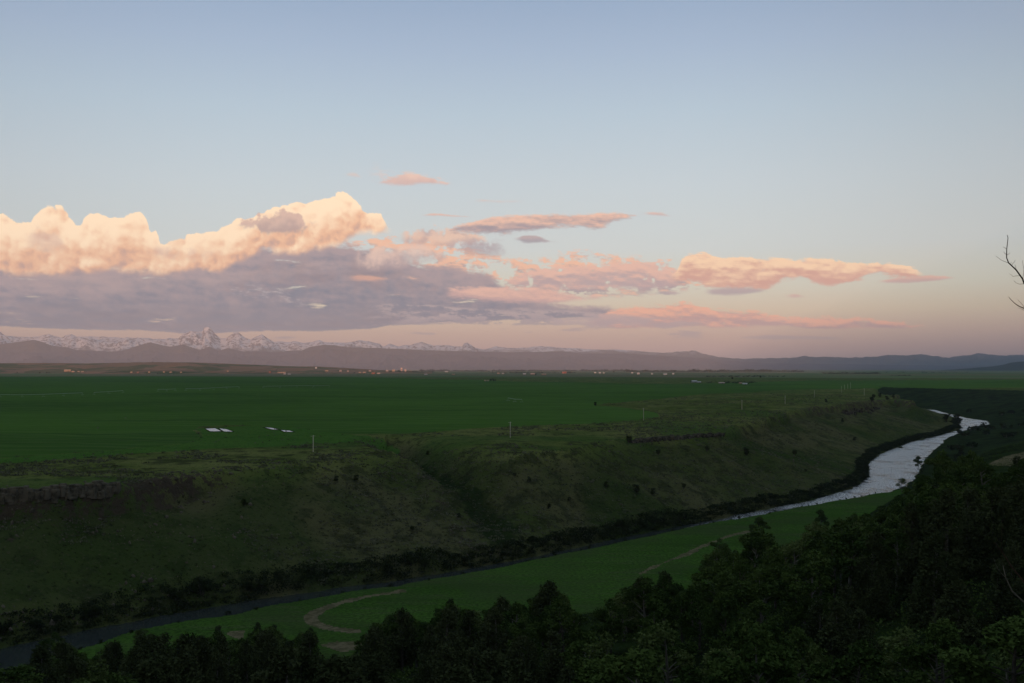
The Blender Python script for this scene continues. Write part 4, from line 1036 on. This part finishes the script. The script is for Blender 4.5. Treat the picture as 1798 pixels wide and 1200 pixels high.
for px, pb, pt, lab in POLES:
    x_, y_, z_ = hit(px, pb); hgt = (pb - pt) * y_ / F
    if proto is None:
        proto = empty('utility_pole'); t = TB(); t.tube([(0, 0, -0.8), (0, 0, 5), (0, 0, 10)], [0.17, 0.15, 0.12], 8); t.make('pole', M_WOOD, proto, True)
        t = TB(); t.box(0, 0.16, 9.45, 2.2, 0.11, 0.13); ca = t.make('crossarm', M_WOOD, proto)
        for sx_ in (-0.95, 0.95):
            t = TB(); t.tube([(sx_, 0.16, 9.51), (sx_, 0.16, 9.6), (sx_, 0.16, 9.72)], [0.03, 0.07, 0.04], 8); t.make('insulator', M_CER, ca, True)
        o = proto
    else: o = copy_tree(proto)
    o.location = (x_, y_, z_); o.scale = (1.15 + y_ / 2600, 1.15 + y_ / 2600, hgt / 10); o.rotation_euler = (0, 0, random.uniform(0.9, 1.2))
    tag(o, lab, 'utility pole', 'wooden poles of the power line along the plateau')

# ------------------------------------------------------------------ ponds beside the field
def f_pond(gg, b):
    gg.put(b.inputs['Base Color'], (0.36, 0.40, 0.42)); b.inputs['Roughness'].default_value = 0.25; b.inputs['IOR'].default_value = 1.33; b.inputs['Specular IOR Level'].default_value = 1.0
    bump(gg, b, gg.noise(wpos(gg), 0.8, 3, 0.6), 0.25, 0.5)
MP = material('pond_water', f_pond)
M_BERM = plain('pond_bank', (0.03, 0.06, 0.015), (0.06, 0.08, 0.03), 0.5)
PONDS = [([(360, 753), (378, 752), (390, 757.8), (369, 758.2)], 'left square pond of the pair beside the field'), ([(383, 752), (399, 754), (411, 758.6), (393, 758.3)], 'right square pond of the pair beside the field'),
         ([(462, 750.6), (477, 751.3), (491, 754.6), (478, 754.8)], 'long narrow pond near the nearest pole, upper of two'), ([(491, 755.2), (508, 756), (518, 759), (499, 758.8)], 'long narrow pond near the nearest pole, lower of two')]
for pts, lab in PONDS:
    root = empty('pond', (*P(*np.mean(pts, 0), 33.9), 33.9)); o0 = Vector(root.location)
    w = [Vector((*P(a, b, 33.9), 33.9)) - o0 for a, b in pts]
    me = bpy.data.meshes.new('water'); me.from_pydata([tuple(a) for a in w], [], [tuple(range(len(w)))[::-1]]); me.materials.append(MP)
    if me.polygons[0].normal.z < 0: me.flip_normals()
    o = bpy.data.objects.new('water', me); COL.objects.link(o); o.parent = root
    t = TB(); t.tube([tuple(a) for a in w + [w[0]]], [0.22] * 5, 6); t.make('bank', M_BERM, root, True)
    tag(root, lab, 'pond', 'settling ponds beside the field')

# ------------------------------------------------------------------ irrigation lines
M_PIPE = plain('galvanised_pipe', (0.34, 0.36, 0.36), (0.42, 0.44, 0.44), 0.3)
def pivot(a, b_, nsp, lab):
    A = Vector(P(*a, ZP) + (0,)); B = Vector(P(*b_, ZP) + (0,)); root = empty('irrigation_line', (A.x, A.y, hz(A.x, A.y)))
    z0 = root.location.z; t = TB(); pts = []
    for i in range(nsp + 1):
        p = A.lerp(B, i / nsp); z_ = hz(p.x, p.y) - z0; q_ = (p.x - A.x, p.y - A.y, z_ + 3.4); pts.append(q_)
        tw = TB(); tw.tube([(q_[0] - 1.8, q_[1], z_ - 0.2), (q_[0], q_[1], z_ + 3.4)], [0.05, 0.05], 5); tw.tube([(q_[0] + 1.8, q_[1], z_ - 0.2), (q_[0], q_[1], z_ + 3.4)], [0.05, 0.05], 5)
        tw.box(q_[0], q_[1], z_ + 0.5, 3.8, 0.12, 0.12); tw.make('support_tower', M_PIPE, root)
    t.tube(pts, [0.17] * len(pts), 6)
    t.make('pipe', M_PIPE, root)
    tag(root, lab, 'irrigation line', 'irrigation lines across the green field')
pivot((0, 699), (145, 694), 4, 'long pale irrigation pipe at the left edge of the field')
pivot((165, 693), (216, 690.5), 2, 'short irrigation pipe right of the left edge one')
pivot((277, 688.2), (308, 686.8), 2, 'brightest short irrigation pipe in the left part of the field')
pivot((326, 686.2), (420, 682.8), 4, 'irrigation pipe crossing the field left of centre')
pivot((462, 681.8), (578, 680.6), 4, 'farthest irrigation pipe near the middle of the field')
pivot((892, 704.2), (916, 706.4), 2, 'short pale pipe lying in the field at the middle of the photo')

# ------------------------------------------------------------------ far farms and village
from mathutils.bvhtree import BVHTree
def bvh(o): 
    me = o.data; return BVHTree.FromPolygons([v_.co[:] for v_ in me.vertices], [p_.vertices[:] for p_ in me.polygons])
HB = bvh(bpy.data.objects['rolling_hills'])
def far_hit(px, py):
    ux, uz = (px - HX) / F, (HY - py) / F
    Yv = np.arange(2200, 16000, 6.0); d = CZ + uz * Yv - hfun(ux * Yv, Yv); k = np.argmax(d <= 0); Yg = Yv[k] if d[k] <= 0 else 15000
    r1 = HB.ray_cast(Vector((0, 0, CZ)), Vector((ux, 1, uz)).normalized())
    if r1[0] is not None and r1[0].y < Yg: return tuple(r1[0])
    return ux * Yg, Yg, hz(ux * Yg, Yg)
WALLC = {'tan': ((0.24, 0.17, 0.11), (0.29, 0.21, 0.15)), 'white': ((0.28, 0.28, 0.28), (0.34, 0.34, 0.33)), 'red': ((0.25, 0.10, 0.07), (0.34, 0.14, 0.09)), 'pink': ((0.27, 0.20, 0.18), (0.33, 0.25, 0.22))}
WM = {k_: plain(k_ + '_wall', *v_) for k_, v_ in WALLC.items()}
RM = {'tan': plain('tan_roof', (0.45, 0.32, 0.22), (0.55, 0.40, 0.28)), 'white': plain('white_roof', (0.55, 0.55, 0.56), (0.66, 0.66, 0.67)), 'red': plain('rust_roof', (0.20, 0.10, 0.07), (0.28, 0.14, 0.10)), 'pink': plain('pale_roof', (0.5, 0.4, 0.36), (0.6, 0.48, 0.42))}
M_DARKG = plain('dark_glass', (0.02, 0.022, 0.026), (0.04, 0.042, 0.05))
def building(px, py, wpx, hpx, colr, lab, cat='house', name='farmhouse', grp='farm buildings in the valley'):
    x_, y_, z_ = far_hit(px, py); w = max(wpx * y_ / F, 5); h_ = max(hpx * y_ / F, 3.5); d = w * 0.6
    h_ = min(h_, w * 1.3) if cat != 'grain elevator' else h_
    root = empty(name, (x_, y_, z_ - 0.3), random.uniform(-0.25, 0.25))
    we = h_ * 0.62
    t = TB(); t.box(0, 0, we / 2 - 0.4, w, d, we + 0.8); 
    b0 = len(t.v); t.v += [(-w / 2, -d / 2, we), (-w / 2, d / 2, we), (-w / 2, 0, h_ - .05), (w / 2, -d / 2, we), (w / 2, d / 2, we), (w / 2, 0, h_ - .05)]
    t.f += [(b0, b0 + 2, b0 + 1), (b0 + 3, b0 + 4, b0 + 5)]; t.make('wall', WM[colr], root)
    t = TB(); e = 0.35
    for s_ in (-1, 1):
        b0 = len(t.v)
        t.v += [(-w / 2 - e, s_ * (d / 2 + e), we - 0.15), (w / 2 + e, s_ * (d / 2 + e), we - 0.15), (w / 2 + e, 0, h_ + 0.1), (-w / 2 - e, 0, h_ + 0.1)]
        t.v += [(a, b, c2 + 0.25) for a, b, c2 in t.v[b0:b0 + 4]]
        t.f += [tuple(b0 + i for i in f2) for f2 in ((0, 1, 2, 3), (7, 6, 5, 4), (0, 4, 5, 1), (1, 5, 6, 2), (2, 6, 7, 3), (3, 7, 4, 0))]
    t.make('roof', RM[colr], root)
    if wpx >= 4:
        t = TB(); t.box(w * 0.12, -d / 2 - 0.05, we * 0.35, w * 0.14, 0.12, we * 0.7); t.make('door', M_DARKG, root)
        for fx in (-0.32, -0.12, 0.36):
            t = TB(); t.box(w * fx, -d / 2 - 0.05, we * 0.55, w * 0.08, 0.12, we * 0.3); t.make('window', M_DARKG, root)
    tag(root, lab, cat, grp)
    return root
BLD = [(119, 652.6, 11, 3.4, 'tan', 'big tan barn with a gabled roof at the far left', 'barn'), (128.5, 654, 4.5, 2.2, 'tan', 'small bright house just right of the big tan barn', 'house'),
  (138, 653.4, 4, 1.4, 'tan', 'low tan shed, first right of the big barn', 'shed'), (145, 653.4, 4, 1.4, 'tan', 'low tan shed, second right of the big barn', 'shed'), (231, 654.6, 3.4, 1.6, 'tan', 'far house at the left end of the low row below the hills', 'house'),
  (242, 654.8, 3, 1.5, 'red', 'dull red house, second in the row below the hills', 'house'), (262, 654.6, 3, 1.6, 'tan', 'tan house in the middle of the row below the hills', 'house'), (288, 654.4, 3.2, 1.5, 'tan', 'tan house right of the middle of the row', 'house'),
  (300, 654.6, 4, 1.6, 'tan', 'wide tan house in the row below the hills', 'house'), (318, 654.8, 3, 1.5, 'tan', 'house at the right end of the row below the hills', 'house'), (400, 653, 3, 1.6, 'tan', 'tiny house below the hill with the dark fold', 'house'),
  (474, 654.4, 3, 2, 'red', 'small red building left of the long pale shed', 'house'), (495, 655.4, 14, 2.0, 'tan', 'long pale shed under the right end of the hills', 'barn'), (500, 658, 4, 1.6, 'white', 'white hut below the long pale shed, left', 'house'),
  (508, 658.3, 5, 1.7, 'white', 'white hut below the long pale shed, right', 'house'), (555, 647.6, 3, 2.2, 'white', 'white house alone high on the hill', 'house'), (574, 652.4, 6, 1.8, 'tan', 'wide tan farm where the hills run out', 'barn'),
  (598, 652.6, 4, 2, 'pink', 'pale pink house at the left end of the village', 'house'), (611, 652.8, 3, 1.6, 'pink', 'second pink house at the left end of the village', 'house'), (632, 655.6, 4, 1.8, 'tan', 'left of two tan houses in front of the village', 'house'),
  (640, 655.4, 5, 2, 'tan', 'right of two tan houses in front of the village', 'house'), (656, 657, 6, 3, 'red', 'rust coloured barn in front of the village', 'barn'), (665, 657, 5, 2.2, 'pink', 'bright pink shed right of the rust barn', 'shed'),
  (650, 652.8, 4, 2, 'pink', 'pink house behind the rust barn', 'house'), (680, 652.6, 4, 2.2, 'pink', 'pale house left of the tall elevator', 'house'), (691, 652.8, 5, 3.2, 'tan', 'large tan building left of the tall elevator', 'barn'),
  (705, 652, 3, 6.0, 'pink', 'tall pink grain elevator above the village', 'grain elevator'), (712, 652.6, 3.4, 3.4, 'pink', 'squat silo building right of the elevator', 'barn'), (721, 653, 3, 1.6, 'tan', 'small tan house right of the elevator', 'house'),
  (748, 658.4, 5, 1.5, 'white', 'low white shed at the edge of the big field', 'shed'), (784, 653.6, 5.5, 1.5, 'white', 'flat white building right of the village', 'shed'), (796, 658.4, 5, 1.4, 'tan', 'tan hut below the flat white building', 'shed'),
  (875, 656.6, 4, 1.7, 'pink', 'left of two pink houses at the dark tree belt', 'house'), (883, 656.8, 4, 1.7, 'white', 'right of two houses at the dark tree belt', 'house'), (921, 658.2, 5, 2.2, 'white', 'white house in front of the dark tree belt', 'house'),
  (935, 658, 7, 2.4, 'pink', 'wide pink barn in front of the dark tree belt', 'barn'), (955, 658.6, 8, 2.0, 'tan', 'long tan shed in front of the dark tree belt', 'barn'), (991, 656, 7, 3.2, 'red', 'reddish barn among the belt trees', 'barn'),
  (1045, 655.6, 3.4, 1.8, 'white', 'first of three small white houses right of centre', 'house'), (1053, 656, 4, 1.8, 'white', 'second of three small white houses right of centre', 'house'), (1060, 656, 3, 1.5, 'white', 'third of three small white houses right of centre', 'house'),
  (1110, 655.8, 3.4, 1.6, 'white', 'tiny white house left of the bright one', 'house'), (1121, 658, 4.4, 3, 'white', 'bright white house alone on the pale pasture', 'house'), (1145, 657.8, 3.4, 1.6, 'white', 'small white house right of the bright one', 'house'),
  (1168, 658.6, 6.5, 2.2, 'white', 'white barn on the pasture right of the bright house', 'barn'), (1182, 657.6, 3.4, 1.6, 'white', 'last small white house of the pasture row', 'house'),
  (1219, 672, 9, 3.6, 'white', 'white gabled barn at the near edge of the green field', 'barn'), (1227.5, 672.6, 6, 1.8, 'white', 'low white shed joined right of the gabled barn', 'shed'), (1267, 674, 10, 2.0, 'pink', 'long low pinkish shed behind the field', 'shed'),
  (1300, 674.6, 5, 2.2, 'tan', 'small tan house right of the long low shed', 'house'), (1308, 675.6, 8, 2.6, 'white', 'white farmhouse at the right end of the farm row', 'house'), (852, 670, 3.4, 2, 'tan', 'tiny tan shed left of the dark grove', 'shed'),
  (857, 670, 3, 1.8, 'tan', 'second tan shed left of the dark grove', 'shed'), (930, 650.9, 4, 1.3, 'white', 'remote pale house at the mountain foot, left', 'house'), (1000, 651.3, 4, 1.3, 'white', 'remote pale house at the mountain foot, middle', 'house')]
names = {'barn': 'barn', 'house': 'farmhouse', 'shed': 'farm_shed', 'grain elevator': 'grain_elevator'}
for px, py, w_, h_, cl_, lab, cat in BLD: building(px, py, w_, h_, cl_, lab, cat, names[cat], 'buildings far out in the valley')

def far_tree_mesh(seed):
    r2 = np.random.default_rng(seed); root = empty('valley_tree')
    t = TB(); t.tube([(0, 0, -0.5), (0, 0, 3), (0, 0, 6)], [0.3, 0.25, 0.1], 5); t.make('trunk', M_BARK, root)
    lobes = [(r2.uniform(-1.8, 1.8), r2.uniform(-1.8, 1.8), r2.uniform(2.5, 7.5), r2.uniform(1.0, 2.2), 0.9) for _ in range(8)]
    v, f_ = leaf_cloud(crown_points(lobes, 500, r2, 0.3), 0.6, seed); mesh_from('crown', v, f_, M_WILLOW, None, False, 3, root)
    return root
VT = Kind([far_tree_mesh(1500 + i) for i in range(3)])
VTREES = [(30, 656.8, 2.6, 'tree alone at the far left edge of the pale pasture'), (70, 656.6, 2.8, 'tree left of a dark pair on the left pasture'), (82, 656.8, 3, 'left tree of a dark pair on the left pasture'), (86, 656.8, 3, 'right tree of a dark pair on the left pasture'),
  (151, 654.4, 2, 'small tree right of the low tan sheds'), (862, 670.4, 4, 'left tree of the dark grove in the field'), (866, 670.4, 4.6, 'tallest tree of the dark grove in the field'), (870, 670.4, 3.4, 'right tree of the dark grove in the field'),
  (941, 660, 3.6, 'dark tree alone in front of the wide pink barn'), (1078, 655, 4, 'tall tree above the belt right of centre'), (1286, 667, 5, 'dark tree on the pasture behind the farm row'), (1335, 664.5, 4, 'pale tree clump on the pasture right of the farm row'),
  (1213, 671.8, 2.6, 'tree left of the white gabled barn'), (1292, 674.6, 3.4, 'dark tree left of the small tan house'), (1314, 675.4, 3, 'dark tree right of the white farmhouse'), (268, 637.5, 2, 'tiny tree on the hill crest'), (486, 651.5, 2.6, 'tree behind the long pale shed'),
  (476, 654.8, 2.2, 'tree by the small red building'), (700, 653, 3, 'tree left of the elevator foot'), (676, 653, 2.4, 'tree among the village houses')]
for px, py, hp, lab in VTREES:
    x_, y_, z_ = far_hit(px, py); o = VT.place((x_, y_, z_ - 0.2), 1.2 * hp * y_ / F / 9.0)
    tag(o, lab, 'tree', 'trees far out in the valley')
# tree belts that read as one dark mass
pts = []
r2 = np.random.default_rng(77)
for (xa, xb, py, amt, hp) in [(560, 760, 651.3, 260, 1.6), (740, 1110, 652.2, 620, 2.0), (1100, 1410, 653.0, 560, 2.4), (1445, 1545, 656.5, 150, 1.6), (1440, 1700, 655.0, 90, 1.0), (860, 1010, 655.4, 160, 1.7), (1240, 1380, 661.5, 130, 1.3), (220, 335, 655.2, 120, 1.2),
                              (480, 640, 654.6, 90, 1.0), (1560, 1600, 660, 60, 0.8), (1240, 1330, 672.6, 60, 1.8)]:
    Yc = far_hit((xa + xb) / 2, py)[1]
    for i in range(amt):
        px = r2.uniform(xa, xb); y_ = Yc * r2.uniform(0.97, 1.04); x_ = (px - HX) / F * y_; hh = hp * y_ / F * r2.uniform(0.4, 1.15) * (0.6 + 0.8 * float(vnoise(np.array([px / 9.0]), np.array([py]), 3)[0]))
        z_ = far_hit(px, HY + (CZ - 34) / y_ * F)[2] if px < 760 else hz(x_, y_)
        m_ = 14; cl = r2.normal(0, 1, (m_, 3)) * [hh * 0.7, hh * 0.7, hh * 0.28] + [x_, y_, z_ + hh * 0.55]; pts.append(np.c_[cl, np.full(m_, hh * 0.45)])
pts = np.concatenate(pts)
v, f_ = leaf_cloud(pts[:, :3], 1.0, 12); ctr = np.repeat(pts[:, :3], 3, 0); v = ctr + (v - ctr) * np.repeat(pts[:, 3:], 3, 0)
tag(mesh_from('tree_belt', v, f_, M_WILLOW, None, False, 3), 'dark belts of trees reading as one line on the valley floor', 'tree belt', None, 'stuff')

# boulder in the river
x_, y_ = P(1581.5, 787, 0)
bm = bmesh.new(); bmesh.ops.create_icosphere(bm, subdivisions=3, radius=1.0)
for v_ in bm.verts: v_.co *= 1 + 0.35 * (float(vnoise(np.array([v_.co.x * 2 + 9]), np.array([v_.co.y * 2 + v_.co.z * 2.3]), 4)[0]) - 0.5)
bmesh.ops.scale(bm, vec=(2.0, 1.6, 1.3), verts=bm.verts); me = bpy.data.meshes.new('boulder'); bm.to_mesh(me); bm.free(); me.materials.append(M_JUN)
o = bpy.data.objects.new('boulder', me); COL.objects.link(o); o.location = (x_, y_, 0.15); tag(o, 'dark boulder standing out of the bright river', 'boulder')

for k_ in (LEAFY, PALEL, JUNI, WILLOW, DJUN, VT): k_.finish()
